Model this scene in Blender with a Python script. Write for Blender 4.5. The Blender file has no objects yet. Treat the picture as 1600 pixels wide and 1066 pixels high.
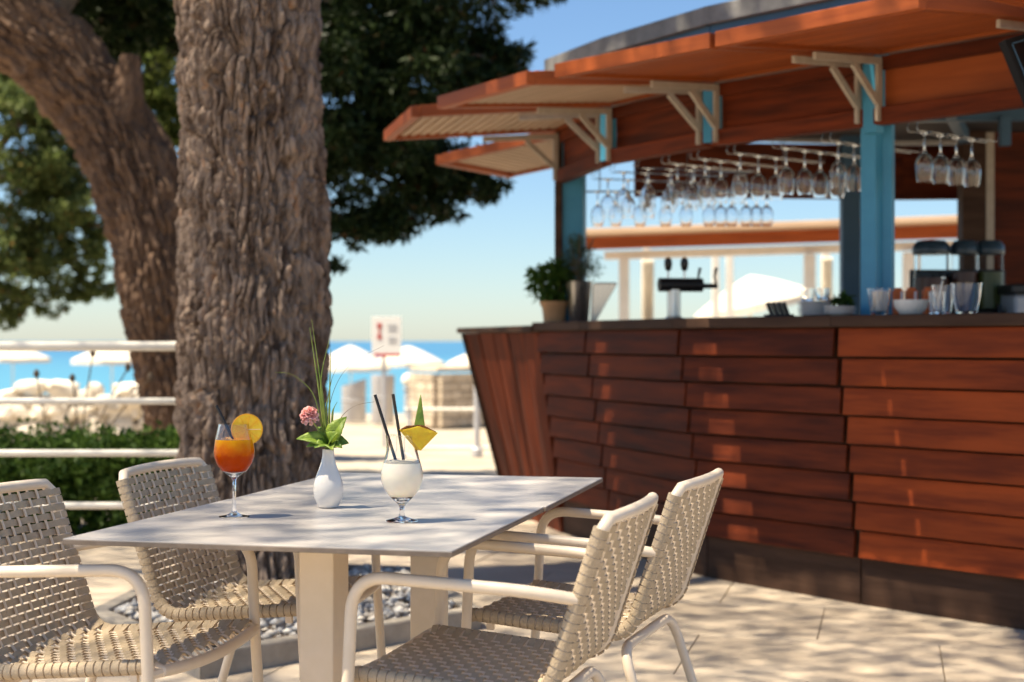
import bpy, math, random
import numpy as np
from mathutils import Vector, Matrix
random.seed(7)
RNG = np.random.default_rng(7)
S = bpy.context.scene
C = S.collection
# ------------------------------------------------------------------ camera
F = 2450.0; H = 1.14                      # focal length in photo pixels, eye height in metres
cam_d = bpy.data.cameras.new('camera'); cam = bpy.data.objects.new('camera', cam_d); C.objects.link(cam)
cam.location = (0, 0, H); cam.rotation_euler = (math.pi/2, 0, 0)
cam_d.sensor_width = 36; cam_d.lens = 36*F/1600; cam_d.clip_end = 20000
cam_d.dof.use_dof = True; cam_d.dof.focus_distance = 3.65; cam_d.dof.aperture_fstop = 3.3
S.camera = cam
# ------------------------------------------------------------------ sky and sun
SUN = Vector((-0.40, -0.14, 0.905)).normalized()       # towards the sun
elev = math.asin(SUN.z); azim = math.atan2(SUN.x, SUN.y)
world = bpy.data.worlds.new('World'); S.world = world; world.use_nodes = True
wn = world.node_tree; bg = wn.nodes['Background']
sky = wn.nodes.new('ShaderNodeTexSky'); sky.sky_type = 'NISHITA'; sky.sun_disc = False
sky.sun_elevation = elev; sky.sun_rotation = azim
sky.air_density = 1.0; sky.dust_density = 0.26; sky.ozone_density = 10.0
wn.links.new(sky.outputs[0], bg.inputs[0]); bg.inputs[1].default_value = 0.044
sl = bpy.data.lights.new('sun', 'SUN'); sl.energy = 3.1; sl.angle = math.radians(0.55); sl.color = (1, .91, .77)
so = bpy.data.objects.new('sun', sl); C.objects.link(so); so.rotation_euler = SUN.to_track_quat('Z', 'Y').to_euler(); so.location = (-20, 10, 40)
S.view_settings.view_transform = 'Standard'; S.view_settings.look = 'None'; S.view_settings.gamma = 1
S.view_settings.use_curve_mapping = False; S.view_settings.use_white_balance = True; S.view_settings.white_balance_temperature = 7100; S.view_settings.white_balance_tint = 8.5; S.view_settings.exposure = 1.95
S.cycles.max_bounces = 10; S.cycles.transmission_bounces = 10; S.cycles.transparent_max_bounces = 12

# ------------------------------------------------------------------ helpers
def at(px, py, Y): return Vector(((px-800)/F*Y, Y, H-(py-533)/F*Y))
def G(px, py, z=0.0):
    Y = F*(H-z)/(py-533); return Vector(((px-800)/F*Y, Y, z))

def mat(name, c1, c2=None, rough=.6, scale=6., stretch=(1, 1, 1), bump=0., bscale=None, metal=0., spec=.5,
        detail=5., rnd=0., trans=0., ior=1.45, coat=0., lo=.35, hi=.65, sss=0., coord='Object', c3=None):
    m = bpy.data.materials.new(name); m.use_nodes = True
    nt = m.node_tree; N = nt.nodes; L = nt.links; b = N['Principled BSDF']
    b.inputs['Roughness'].default_value = rough; b.inputs['Metallic'].default_value = metal
    b.inputs['Specular IOR Level'].default_value = spec; b.inputs['IOR'].default_value = ior
    b.inputs['Transmission Weight'].default_value = trans; b.inputs['Coat Weight'].default_value = coat
    b.inputs['Base Color'].default_value = (*c1, 1)
    if sss: b.inputs['Subsurface Weight'].default_value = sss; b.inputs['Subsurface Scale'].default_value = .01
    if c2 is None and not bump: return m
    tc = N.new('ShaderNodeTexCoord'); mp = N.new('ShaderNodeMapping'); mp.inputs['Scale'].default_value = stretch
    L.new(tc.outputs[coord], mp.inputs['Vector']); vec = mp.outputs[0]
    if rnd:
        oi = N.new('ShaderNodeObjectInfo'); mul = N.new('ShaderNodeMath'); mul.operation = 'MULTIPLY'; mul.inputs[1].default_value = 37.
        L.new(oi.outputs['Random'], mul.inputs[0])
        ad = N.new('ShaderNodeVectorMath'); ad.operation = 'ADD'; L.new(vec, ad.inputs[0]); L.new(mul.outputs[0], ad.inputs[1]); vec = ad.outputs[0]
    if c2 is not None:
        nz = N.new('ShaderNodeTexNoise'); nz.inputs['Scale'].default_value = scale; nz.inputs['Detail'].default_value = detail
        nz.inputs['Roughness'].default_value = .6; L.new(vec, nz.inputs['Vector'])
        rp = N.new('ShaderNodeValToRGB'); rp.color_ramp.elements[0].position = lo; rp.color_ramp.elements[1].position = hi
        rp.color_ramp.elements[0].color = (*c1, 1); rp.color_ramp.elements[1].color = (*c2, 1)
        if c3 is not None:
            e = rp.color_ramp.elements.new(min(.98, hi+.1)); e.color = (*c3, 1)
        L.new(nz.outputs['Fac'], rp.inputs[0]); col = rp.outputs[0]
        if rnd:
            hs = N.new('ShaderNodeHueSaturation'); mr = N.new('ShaderNodeMapRange')
            mr.inputs['To Min'].default_value = 1-rnd; mr.inputs['To Max'].default_value = 1+rnd
            L.new(oi.outputs['Random'], mr.inputs['Value']); L.new(mr.outputs[0], hs.inputs['Value']); L.new(col, hs.inputs['Color']); col = hs.outputs[0]
        L.new(col, b.inputs['Base Color'])
        rr = N.new('ShaderNodeMapRange'); rr.inputs['To Min'].default_value = max(0, rough-.08); rr.inputs['To Max'].default_value = min(1, rough+.1)
        L.new(nz.outputs['Fac'], rr.inputs['Value']); L.new(rr.outputs[0], b.inputs['Roughness'])
    if bump:
        n2 = N.new('ShaderNodeTexNoise'); n2.inputs['Scale'].default_value = bscale or scale*3; n2.inputs['Detail'].default_value = 6
        L.new(vec, n2.inputs['Vector']); bp = N.new('ShaderNodeBump'); bp.inputs['Strength'].default_value = bump; bp.inputs['Distance'].default_value = .01
        L.new(n2.outputs['Fac'], bp.inputs['Height']); L.new(bp.outputs[0], b.inputs['Normal'])
    return m

def leafmat(name, c1, c2, c3=None, p3=.9, transl=.35, rough=.5, nscale=.9):
    m = bpy.data.materials.new(name); m.use_nodes = True
    nt = m.node_tree; N = nt.nodes; L = nt.links; b = N['Principled BSDF']; out = N['Material Output']
    geo = N.new('ShaderNodeNewGeometry'); rp = N.new('ShaderNodeValToRGB'); r = rp.color_ramp
    r.elements[0].color = (*c1, 1); r.elements[1].color = (*c2, 1); r.elements[1].position = p3 if c3 else 1
    if c3: e = r.elements.new(min(1, p3+.03)); e.color = (*c3, 1)
    L.new(geo.outputs['Random Per Island'], rp.inputs[0])
    L.new(rp.outputs[0], b.inputs['Base Color']); b.inputs['Roughness'].default_value = rough; b.inputs['Specular IOR Level'].default_value = .15
    t = N.new('ShaderNodeBsdfTranslucent'); L.new(rp.outputs[0], t.inputs[0])
    mx = N.new('ShaderNodeMixShader'); mx.inputs[0].default_value = transl
    L.new(b.outputs[0], mx.inputs[1]); L.new(t.outputs[0], mx.inputs[2]); L.new(mx.outputs[0], out.inputs[0])
    return m

class MB:
    def __init__(s): s.v = []; s.f = []
    def hexa(s, p):                       # 0-3 bottom ring, 4-7 top ring
        o = len(s.v); s.v += [Vector(q) for q in p]
        s.f += [tuple(o+i for i in q) for q in ((3, 2, 1, 0), (4, 5, 6, 7), (0, 1, 5, 4), (1, 2, 6, 5), (2, 3, 7, 6), (3, 0, 4, 7))]; return s
    def box(s, c, d, M=None):
        x, y, z = d[0]/2, d[1]/2, d[2]/2; c = Vector(c)
        q = [Vector(t) for t in ((-x, -y, -z), (x, -y, -z), (x, y, -z), (-x, y, -z), (-x, -y, z), (x, -y, z), (x, y, z), (-x, y, z))]
        if M is not None: q = [M @ t for t in q]
        return s.hexa([c+t for t in q])
    def beam(s, a, b, w, h, up=(0, 0, 1)):
        a = Vector(a); b = Vector(b); x = (b-a); L = x.length; x.normalize(); up = Vector(up)
        y = up.cross(x).normalized(); z = x.cross(y)
        return s.box((a+b)/2, (L, w, h), Matrix((x, y, z)).transposed())
    def tube(s, pts, r, n=8, cap=True, closed=False):
        pts = [Vector(p) for p in pts]; m = len(pts); rr = r if isinstance(r, (list, tuple)) else [r]*m
        o = len(s.v); nrm = None
        for i, p in enumerate(pts):
            if closed: t = pts[(i+1) % m]-pts[i-1]
            else: t = pts[min(i+1, m-1)]-pts[max(i-1, 0)]
            t.normalize()
            if nrm is None:
                a = Vector((0, 0, 1)) if abs(t.z) < .9 else Vector((1, 0, 0)); nrm = (a-t*a.dot(t)).normalized()
            else: nrm = (nrm-t*nrm.dot(t)).normalized()
            bn = t.cross(nrm)
            for k in range(n):
                an = 2*math.pi*k/n; s.v.append(p+(nrm*math.cos(an)+bn*math.sin(an))*rr[i])
        for i in range(m if closed else m-1):
            for k in range(n):
                a = o+i*n+k; b = o+i*n+(k+1) % n; j = (i+1) % m; s.f.append((a, b, o+j*n+(k+1) % n, o+j*n+k))
        if cap and not closed:
            s.f.append(tuple(o+k for k in reversed(range(n)))); s.f.append(tuple(o+(m-1)*n+k for k in range(n)))
        return s
    def lathe(s, prof, n=32, c=(0, 0, 0), close=False):
        o = len(s.v); c = Vector(c); m = len(prof)
        for r, z in prof:
            for k in range(n):
                an = 2*math.pi*k/n; s.v.append(c+Vector((r*math.cos(an), r*math.sin(an), z)))
        for i in range(m-1 if not close else m):
            j = (i+1) % m
            for k in range(n):
                a = o+i*n+k; b = o+i*n+(k+1) % n; s.f.append((a, b, o+j*n+(k+1) % n, o+j*n+k))
        if not close:
            s.f.append(tuple(o+k for k in reversed(range(n)))); s.f.append(tuple(o+(m-1)*n+k for k in range(n)))
        return s
    def prism(s, poly, z0, z1):
        o = len(s.v); n = len(poly)
        s.v += [Vector((p[0], p[1], z0)) for p in poly]+[Vector((p[0], p[1], z1)) for p in poly]
        s.f.append(tuple(o+i for i in reversed(range(n)))); s.f.append(tuple(o+n+i for i in range(n)))
        for i in range(n): s.f.append((o+i, o+(i+1) % n, o+n+(i+1) % n, o+n+i))
        return s
    def xf(s, M): s.v = [M @ v for v in s.v]; return s
    def build(s, name, m, parent=None, smooth=False, bevel=0, frame=None, world=True):
        off = frame
        base = Matrix.Identity(4)
        if parent is not None and world:
            q = parent
            while q is not None: base = q.matrix_basis @ base if q is not parent else q.matrix_basis.copy(); q = q.parent
        vs = s.v
        loc = base.inverted() @ frame if frame is not None else None
        if frame is not None: fi = frame.inverted(); vs = [fi @ v for v in vs]
        elif parent is not None and world: bi = base.inverted(); vs = [bi @ v for v in vs]
        me = bpy.data.meshes.new(name); me.from_pydata([tuple(v) for v in vs], [], s.f); me.materials.append(m)
        if smooth:
            me.polygons.foreach_set('use_smooth', [True]*len(me.polygons))
            try: me.set_sharp_from_angle(angle=math.radians(40))
            except Exception: pass
        me.update()
        o = bpy.data.objects.new(name, me); C.objects.link(o); o.parent = parent
        if loc is not None: o.matrix_basis = loc
        if bevel:
            b = o.modifiers.new('bevel', 'BEVEL'); b.width = bevel; b.segments = 2; b.limit_method = 'ANGLE'
        return o
def tag(o, label, cat, group=None, kind=None):
    o['label'] = label; o['category'] = cat
    if group: o['group'] = group
    if kind: o['kind'] = kind
    return o
def struct(o): o['kind'] = 'structure'; return o
def thing(name, loc, label, cat, group=None, rz=0):
    o = bpy.data.objects.new(name, None); C.objects.link(o); o.empty_display_size = .1
    o.location = loc; o.rotation_euler = (0, 0, rz); o.matrix_basis = Matrix.Translation(loc) @ Matrix.Rotation(rz, 4, 'Z')
    return tag(o, label, cat, group)
def copy_tree(o, parent=None):
    c = o.copy(); C.objects.link(c); c.parent = parent
    for ch in o.children: copy_tree(ch, c)
    return c
def frame_from(o, x, up=(0, 0, 1)):
    x = Vector(x).normalized(); y = Vector(up).cross(x).normalized(); z = x.cross(y)
    M = Matrix((x, y, z)).transposed().to_4x4(); M.translation = Vector(o); return M
def arcp(pts, r, n=6):                    # polyline with rounded corners
    pts = [Vector(p) for p in pts]; out = [pts[0]]
    for i in range(1, len(pts)-1):
        a = (pts[i-1]-pts[i]); b = (pts[i+1]-pts[i]); d = min(r, a.length*.49, b.length*.49); a.normalize(); b.normalize()
        p0 = pts[i]+a*d; p2 = pts[i]+b*d
        for k in range(n+1):
            t = k/n; out.append((1-t)**2*p0+2*t*(1-t)*pts[i]+t*t*p2)
    out.append(pts[-1]); return out
def resample(pts, step):
    out = [pts[0]]
    for a, b in zip(pts, pts[1:]):
        n = max(1, int((b-a).length/step))
        out += [a.lerp(b, (k+1)/n) for k in range(n)]
    return out
def np_mesh(name, V, Fq, m, parent=None, smooth=False):
    me = bpy.data.meshes.new(name); V = np.asarray(V, np.float32); Fq = np.asarray(Fq, np.int32); k = Fq.shape[1]
    me.vertices.add(len(V)); me.vertices.foreach_set('co', V.ravel())
    me.loops.add(Fq.size); me.loops.foreach_set('vertex_index', Fq.ravel())
    me.polygons.add(len(Fq)); me.polygons.foreach_set('loop_start', np.arange(0, Fq.size, k, dtype=np.int32))
    try: me.polygons.foreach_set('loop_total', np.full(len(Fq), k, np.int32))
    except Exception: pass
    if smooth: me.polygons.foreach_set('use_smooth', np.ones(len(Fq), bool))
    me.materials.append(m); me.update(calc_edges=True); me.validate()
    o = bpy.data.objects.new(name, me); C.objects.link(o); o.parent = parent; return o

def h3(i, j, k, s=0):
    n = (i.astype(np.int64)*374761393+j.astype(np.int64)*668265263+k.astype(np.int64)*2147483647+s*974634777) & 0x7fffffff
    n = (n ^ (n >> 13))*1274126177 & 0x7fffffff; n = n ^ (n >> 16); return (n & 0xffff)/65535.
def vnoise(P, s=0):
    I = np.floor(P).astype(np.int64); f = P-I; f = f*f*(3-2*f); r = 0
    for a in (0, 1):
        for b in (0, 1):
            for c in (0, 1):
                w = (f[:, 0] if a else 1-f[:, 0])*(f[:, 1] if b else 1-f[:, 1])*(f[:, 2] if c else 1-f[:, 2])
                r = r+w*h3(I[:, 0]+a, I[:, 1]+b, I[:, 2]+c, s)
    return r
def fbm(P, o=4, s=0):
    r = 0; a = .5
    for i in range(o): r = r+a*vnoise(P*2**i, s+i); a *= .5
    return r
def voro(P, s=0):
    I = np.floor(P).astype(np.int64); d1 = np.full(len(P), 9.); d2 = np.full(len(P), 9.)
    for a in (-1, 0, 1):
        for b in (-1, 0, 1):
            for c in (-1, 0, 1):
                J = I+np.array((a, b, c)); q = np.stack([J[:, t]+h3(J[:, 0], J[:, 1], J[:, 2], s+t+1) for t in range(3)], 1)
                d = np.sqrt(((q-P)**2).sum(1)); m = d < d1; d2 = np.where(m, d1, np.minimum(d2, d)); d1 = np.where(m, d, d1)
    return d1, d2
def bark_trunk(name, pts, rad, nseg, step, m, parent, amp=.02, cu=.05, cv=.17, s=0, flare=0):
    """displaced tube: vertical plates split by furrows"""
    pts = [Vector(p) for p in pts]; P = []; R = []
    cum = [0]
    for a, b in zip(pts, pts[1:]): cum.append(cum[-1]+(b-a).length)
    n = int(cum[-1]/step); tt = np.linspace(0, cum[-1], n)
    A = np.array([tuple(p) for p in pts]); cen = np.stack([np.interp(tt, cum, A[:, k]) for k in range(3)], 1); rr = np.interp(tt, cum, rad)
    ker = np.ones(max(3, int(.25/step) | 1)); ker /= ker.sum()
    pad = len(ker)//2
    for k in range(3): cen[:, k] = np.convolve(np.pad(cen[:, k], pad, mode='reflect', reflect_type='odd'), ker, 'valid')
    tan = np.gradient(cen, axis=0); tan /= np.linalg.norm(tan, axis=1)[:, None]
    x = np.cross(np.array((0, 1, 0.0)), tan); x /= np.linalg.norm(x, axis=1)[:, None]; y = np.cross(tan, x)
    th = np.linspace(0, 2*np.pi, nseg, endpoint=False)
    dirs = x[:, None, :]*np.cos(th)[None, :, None]+y[:, None, :]*np.sin(th)[None, :, None]
    loc = np.stack([np.cos(th)[None, :]*rr[:, None], np.sin(th)[None, :]*rr[:, None], np.repeat(tt[:, None], nseg, 1)], 2).reshape(-1, 3)
    W = loc+.05*(np.stack([fbm(loc*5, 3, s+20+k) for k in range(3)], 1)-.5)
    W[:, :2] += .03*(np.stack([fbm(loc*np.array((4, 4, 9.)), 3, s+40+k) for k in range(2)], 1)-.5)
    d1, d2 = voro(W/np.array((cu, cu, cv)), s); e1, e2 = voro(W/np.array((cu*.5, cu*.5, cv*.36)), s+50)
    h = np.clip((d2-d1)/.24, 0, 1)**.7*amp*(.55+.9*vnoise(W*9, s+9))+np.clip((e2-e1)/.35, 0, 1)*amp*.4+(fbm(W*np.array((40, 40, 22.)), 3, s+70)-.5)*amp*.6
    h += (fbm(loc*np.array((2.2, 2.2, 1.2)), 3, s+90)-.5)*amp*2.6
    if flare: h += flare*np.exp(-loc[:, 2]/.28)*(.75+.5*np.sin(np.tile(th, n)*5+1))
    V = np.repeat(cen, nseg, 0)+dirs.reshape(-1, 3)*(np.repeat(rr, nseg)+h-amp)[:, None]
    i = np.arange(n-1)[:, None]*nseg; k = np.arange(nseg)[None, :]; k2 = (k+1) % nseg
    Fq = np.stack([i+k, i+k2, i+nseg+k2, i+nseg+k], 2).reshape(-1, 4)
    if parent is not None: V = V-np.array(tuple(parent.location))
    return np_mesh(name, V, Fq, m, parent, True)
def ragged(bl, k, seed, f=(.3, .55)):
    g = random.Random(seed); out = []
    for c, r, n in bl:
        for i in range(k):
            u = Vector((g.gauss(0, 1), g.gauss(0, 1), g.gauss(0, 1))).normalized()*(g.random()**.4)*.95; q = g.uniform(*f)
            out.append((c+Vector((u.x*r[0], u.y*r[1], u.z*r[2])), (r[0]*q, r[1]*q, r[2]*q), max(12, int(n/k))))
    return out
def leaf_cloud(name, blobs, size, m, parent=None, sub=.28, aspect=.5, shell=.5, droop=0., seed=1, stiff=None):
    """blobs: (center, (rx,ry,rz), leaves). every leaf a folded diamond of its own"""
    g = np.random.default_rng(seed); VV = []; n0 = 0
    for c, r, n in blobs:
        r = np.array(r); k = max(3, int(n/45))
        u = g.normal(size=(k, 3)); u /= np.linalg.norm(u, axis=1)[:, None]; u *= (shell+(1-shell)*g.random(k))[:, None]**.6
        cc = np.array(tuple(c))+u*r*.9
        idx = g.integers(0, k, n); v = g.normal(size=(n, 3)); v /= np.linalg.norm(v, axis=1)[:, None]
        P = cc[idx]+v*(g.random(n)**.5)[:, None]*sub*r.mean()*np.array((1.1, 1.1, .75)); P[:, 2] -= droop*g.random(n)*r[2]
        d = g.normal(size=(n, 3))+v*.8+np.array((0, 0, -.35-droop)); d /= np.linalg.norm(d, axis=1)[:, None]
        sd = np.cross(d, g.normal(size=(n, 3))); sd /= np.linalg.norm(sd, axis=1)[:, None]; nn = np.cross(d, sd)
        L = size*(.6+.8*g.random(n))[:, None]; w = L*aspect*.5
        VV.append(np.stack([P, P+d*L*.45+sd*w+nn*w*.3, P+d*L, P+d*L*.45-sd*w+nn*w*.3], 1))
    V = np.concatenate(VV); nl = len(V); q = (np.arange(nl)*4)[:, None]
    V = V.reshape(-1, 3)
    if parent is not None: V = V-np.array(tuple(parent.location))
    return np_mesh(name, V, np.concatenate([q, q+1, q+2, q+3], 1), m, parent)

# ------------------------------------------------------------------ materials
M_slab = mat('terrace stone', (.47, .385, .295), (.57, .475, .37), .62, 3.2, bump=.12, bscale=60, rnd=.07, spec=.35)
M_mortar = mat('mortar', (.40, .32, .24), (.46, .38, .29), .9, 20, bump=.2)
M_sand = mat('pale sand and paving', (.36, .30, .225), (.46, .39, .30), .9, 1.3, bump=.3, bscale=14, coord='Object')
M_kerb = mat('concrete kerb', (.27, .235, .195), (.38, .335, .28), .85, 9, bump=.3, bscale=50)
M_gravel = leafmat('gravel stones', (.34, .29, .24), (.85, .80, .72), transl=0, rough=.75)
M_soil = mat('soil', (.09, .06, .04), (.14, .1, .07), .95, 15, bump=.5)
M_bark = mat('grey brown furrowed bark', (.075, .043, .027), (.34, .25, .19), .85, 21, (1, 1, .24), bump=1., bscale=75, c3=(.36, .19, .1), lo=.36, hi=.6)
M_bark2 = mat('warm brown bark', (.06, .032, .02), (.22, .13, .08), .85, 11, (1, 1, .4), bump=.6, bscale=45, c3=(.33, .27, .19), lo=.3, hi=.7)
M_limb = mat('limb bark', (.10, .07, .05), (.2, .15, .11), .9, 8, bump=.5)
M_top = mat('light grey laminate', (.56, .515, .47), (.60, .55, .505), .33, 4, spec=.5, detail=3)
M_edge = mat('brown laminate core', (.17, .13, .10), (.24, .19, .15), .55, 30)
M_cream = mat('cream powder coat', (.82, .68, .52), (.85, .71, .555), .38, 30, bump=.03, bscale=400)
M_strap = mat('taupe woven strap', (.48, .37, .245), (.57, .445, .305), .72, 40, (1, 1, 1), bump=.35, bscale=260)
M_glass = mat('clear glass', (1, 1, 1), rough=0., trans=1., ior=1.47)
M_spritz = None
M_white = mat('white glazed ceramic', (.86, .81, .74), rough=.14, spec=.6)
M_black = mat('black plastic', (.018, .016, .016), rough=.35)
M_leafg = mat('vase leaf', (.10, .19, .02), (.30, .40, .05), .42, 30, bump=.25, bscale=160)
M_grassb = mat('grass blade', (.15, .22, .03), (.33, .38, .09), .5, 20)
M_petal = mat('pink petal', (.74, .27, .27), (.86, .50, .46), .6, 40, sss=.2)
M_orange = mat('orange flesh', (.95, .50, .01), (.98, .64, .04), .35, 60, bump=.25, bscale=150)
M_rind = mat('orange rind', (.90, .40, .01), rough=.4)
M_pine = mat('pineapple flesh', (.85, .60, .03), (.78, .46, .02), .45, 50, bump=.4, bscale=120)
M_pskin = mat('pineapple skin', (.35, .12, .03), (.16, .08, .03), .8, 80, bump=.8)
M_cocktail = mat('creamy drink', (.90, .80, .62), (.93, .85, .69), .5, 25, sss=.2, coat=1.)
M_foam = mat('drink foam', (.92, .84, .68), rough=.7)
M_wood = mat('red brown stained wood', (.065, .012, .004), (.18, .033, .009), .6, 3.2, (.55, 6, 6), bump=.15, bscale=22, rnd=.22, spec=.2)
M_wood_lit = mat('brighter lit red stained wood', (.17, .028, .007), (.36, .064, .013), .6, 3.2, (.55, 6, 6), bump=.15, bscale=22, rnd=.18, spec=.2)  # lighter copy of the red brown wood, right-hand facets' brighter light in its colour
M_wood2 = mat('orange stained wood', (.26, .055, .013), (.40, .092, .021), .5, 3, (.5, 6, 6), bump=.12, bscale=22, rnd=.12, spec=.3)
M_dark = mat('dark brown wood', (.045, .022, .013), (.085, .045, .028), .65, 4, (.5, 5, 5), bump=.15, rnd=.15, spec=.2)
M_slat = mat('pale lining slats', (.48, .33, .22), (.56, .40, .28), .6, 4, (.5, 6, 6), rnd=.05)
M_blue = mat('blue painted steel', (.04, .25, .40), (.05, .275, .43), .42, 12)
M_navy = mat('dark blue painted steel', (.04, .105, .175), (.05, .12, .195), .5, 8)
M_brk = mat('beige painted bracket', (.40, .335, .265), (.47, .40, .32), .5, 20)
M_roof = mat('weathered grey roof edge', (.16, .155, .15), (.30, .29, .275), .8, 5, (1, 1, 1), bump=.2)
M_ceil = mat('dark ceiling', (.05, .04, .038), (.07, .055, .05), .8, 6)
M_steel = mat('brushed steel', (.62, .60, .57), (.68, .66, .63), .28, 6, (30, 30, 1), metal=1.)
M_wire = mat('chrome wire', (.42, .41, .40), rough=.25, metal=1.)
M_kraft = mat('kraft paper', (.45, .25, .12), (.52, .30, .15), .85, 12, bump=.3, bscale=40)
M_herb = leafmat('herb leaves', (.03, .075, .012), (.09, .16, .025))
M_rose = leafmat('rosemary needles', (.04, .075, .035), (.10, .15, .08))
M_cloth = mat('off white canvas', (.66, .59, .48), (.70, .63, .52), .9, 6, bump=.05)
M_lime = mat('white limestone', (.55, .48, .38), (.80, .73, .62), .9, 4, bump=.6, bscale=14, rnd=.12)
M_lime2 = mat('tan wall stone', (.42, .34, .25), (.56, .47, .36), .9, 4, bump=.5, bscale=18, rnd=.15)
M_rail = mat('white painted pipe', (.72, .68, .60), (.80, .76, .68), .45, 10)
M_grey = mat('grey metal', (.44, .44, .46), (.50, .50, .52), .5, 8, metal=.3)
M_sign = mat('white sign sheet', (.82, .82, .80), rough=.5)
M_red = mat('red sign print', (.55, .05, .04), rough=.5)
M_globe = mat('opal lamp globe', (.86, .82, .72), rough=.25)
M_stalk = mat('dry stalk', (.16, .11, .07), rough=.9)
M_sachet = mat('paper sachet', (.82, .78, .72), (.86, .83, .78), .7, 20)
M_jam = mat('orange box print', (.62, .12, .02), (.70, .16, .03), .5, 9)
M_tank = mat('smoked clear tank', (.9, .93, .95), rough=.03, trans=1., ior=1.06)
M_juice = mat('dark green juice', (.06, .075, .015), rough=.3)
M_juice2 = mat('dark brown juice', (.07, .02, .01), rough=.3)
M_lid = mat('dark blue lid', (.03, .055, .075), rough=.3)
M_tv = mat('black screen', (.008, .008, .009), rough=.3, spec=.15)
M_tvf = mat('black bezel', (.010, .010, .011), rough=.6, spec=.15)
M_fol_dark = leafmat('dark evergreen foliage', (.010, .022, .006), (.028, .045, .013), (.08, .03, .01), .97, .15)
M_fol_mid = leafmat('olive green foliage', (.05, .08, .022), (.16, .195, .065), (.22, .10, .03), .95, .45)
M_fol_lit = leafmat('sunlit yellow green foliage', (.07, .11, .02), (.2, .24, .07), transl=.4)  # lighter copy of the olive foliage, sunshine put into its colour
M_hedge = leafmat('hedge leaves', (.03, .07, .012), (.10, .17, .03), transl=.3)
def sea_mat():
    m = bpy.data.materials.new('sea water'); m.use_nodes = True; N = m.node_tree.nodes; L = m.node_tree.links; b = N['Principled BSDF']
    tc = N.new('ShaderNodeTexCoord'); sp = N.new('ShaderNodeSeparateXYZ'); L.new(tc.outputs['Object'], sp.inputs[0])
    mr = N.new('ShaderNodeMapRange'); mr.inputs['From Min'].default_value = 70; mr.inputs['From Max'].default_value = 420
    nz = N.new('ShaderNodeTexNoise'); nz.inputs['Scale'].default_value = .012; L.new(tc.outputs['Object'], nz.inputs['Vector'])
    ad = N.new('ShaderNodeMath'); ad.operation = 'MULTIPLY_ADD'; ad.inputs[1].default_value = 90; L.new(nz.outputs[0], ad.inputs[0]); L.new(sp.outputs[1], ad.inputs[2])
    L.new(ad.outputs[0], mr.inputs['Value'])
    rp = N.new('ShaderNodeValToRGB'); rp.color_ramp.elements[0].color = (.075, .27, .36, 1); rp.color_ramp.elements[1].color = (.035, .16, .29, 1)
    L.new(mr.outputs[0], rp.inputs[0]); L.new(rp.outputs[0], b.inputs['Base Color']); b.inputs['Roughness'].default_value = .35; b.inputs['Specular IOR Level'].default_value = .3
    n2 = N.new('ShaderNodeTexNoise'); n2.inputs['Scale'].default_value = .8; L.new(tc.outputs['Object'], n2.inputs['Vector'])
    bp = N.new('ShaderNodeBump'); bp.inputs['Strength'].default_value = .6; L.new(n2.outputs[0], bp.inputs['Height']); L.new(bp.outputs[0], b.inputs['Normal'])
    return m
M_sea = sea_mat()

# ------------------------------------------------------------------ setting: ground, sea, terrace
SHORE = -2.0
m = MB()
ys = [-40, 25.2, 25.6, 27, 45, 120]; zs = [-.03, -.03, -.5, -1.45, -1.75, -2.6]
for y, z in zip(ys, zs):
    for x in (-400, 400): m.v.append(Vector((x, y, z)))
for i in range(len(ys)-1): m.f.append((2*i, 2*i+1, 2*i+3, 2*i+2))
struct(m.build('ground', M_sand))
m = MB(); m.v = [Vector(p) for p in ((-9000, 40, SHORE), (9000, 40, SHORE), (9000, 14000, SHORE), (-9000, 14000, SHORE))]; m.f = [(0, 1, 2, 3)]
struct(m.build('sea', M_sea))
TH = -.236; CT, ST = math.cos(TH), math.sin(TH)
ter = struct(MB().prism([(-6, 2), (7.2, 2), (7.2, 13.2), (-6, 13.2)], -.028, -.012).build('terrace', M_mortar))
slab_mesh = None
for i in range(-6, 9):
    for j in range(2, 17):
        u, v = i*.9+(.45 if j % 2 else 0), j*.75
        x, y = u*CT-v*ST-1.2, u*ST+v*CT
        if not (-4.6 < x < 5.4 and 2.6 < y < 12.4) : continue
        if slab_mesh is None:
            o = MB().box((0, 0, 0), (.896, .746, .03)).build('slab', M_slab, ter, bevel=.0025, world=False); slab_mesh = o
        else:
            o = slab_mesh.copy(); C.objects.link(o); o.parent = ter
        o.location = (x, y, -.015+random.uniform(-.0012, .0012)); o.rotation_euler = (random.uniform(-.0008, .0008), random.uniform(-.0008, .0008), TH)

# planted bed with kerb and gravel in front of the trunk
bedp = [(-1.05, 5.28), (-.12, 6.2), (-.42, 7.35), (-1.55, 7.6), (-1.66, 6.15)]
bed = thing('planting_bed', (-1, 6.3, 0), 'low concrete kerbed bed of gravel at the foot of the big trunk', 'planting bed')
def inset(poly, d):
    out = []; n = len(poly)
    for i in range(n):
        p, a, b = Vector(poly[i]), Vector(poly[i-1]), Vector(poly[(i+1) % n])
        u = (p-a).normalized(); w = (b-p).normalized(); n1 = Vector((-u.y, u.x)); n2 = Vector((-w.y, w.x)); q = (n1+n2); q = q/q.length_squared*2
        out.append(p+q*d)
    return out
inn = inset(bedp, .07)
for i in range(5):
    j = (i+1) % 5; a, b, c, d = Vector(bedp[i]), Vector(bedp[j]), inn[j], inn[i]
    q = [Vector((p.x, p.y, z)) for z in (-.02, .085) for p in (a, b, c, d)]
    MB().hexa(q).build('kerb', M_kerb, bed, bevel=.008)
MB().prism([(p.x, p.y) for p in inset(bedp, .068)], -.02, .07).build('soil', M_soil, bed)
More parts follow.
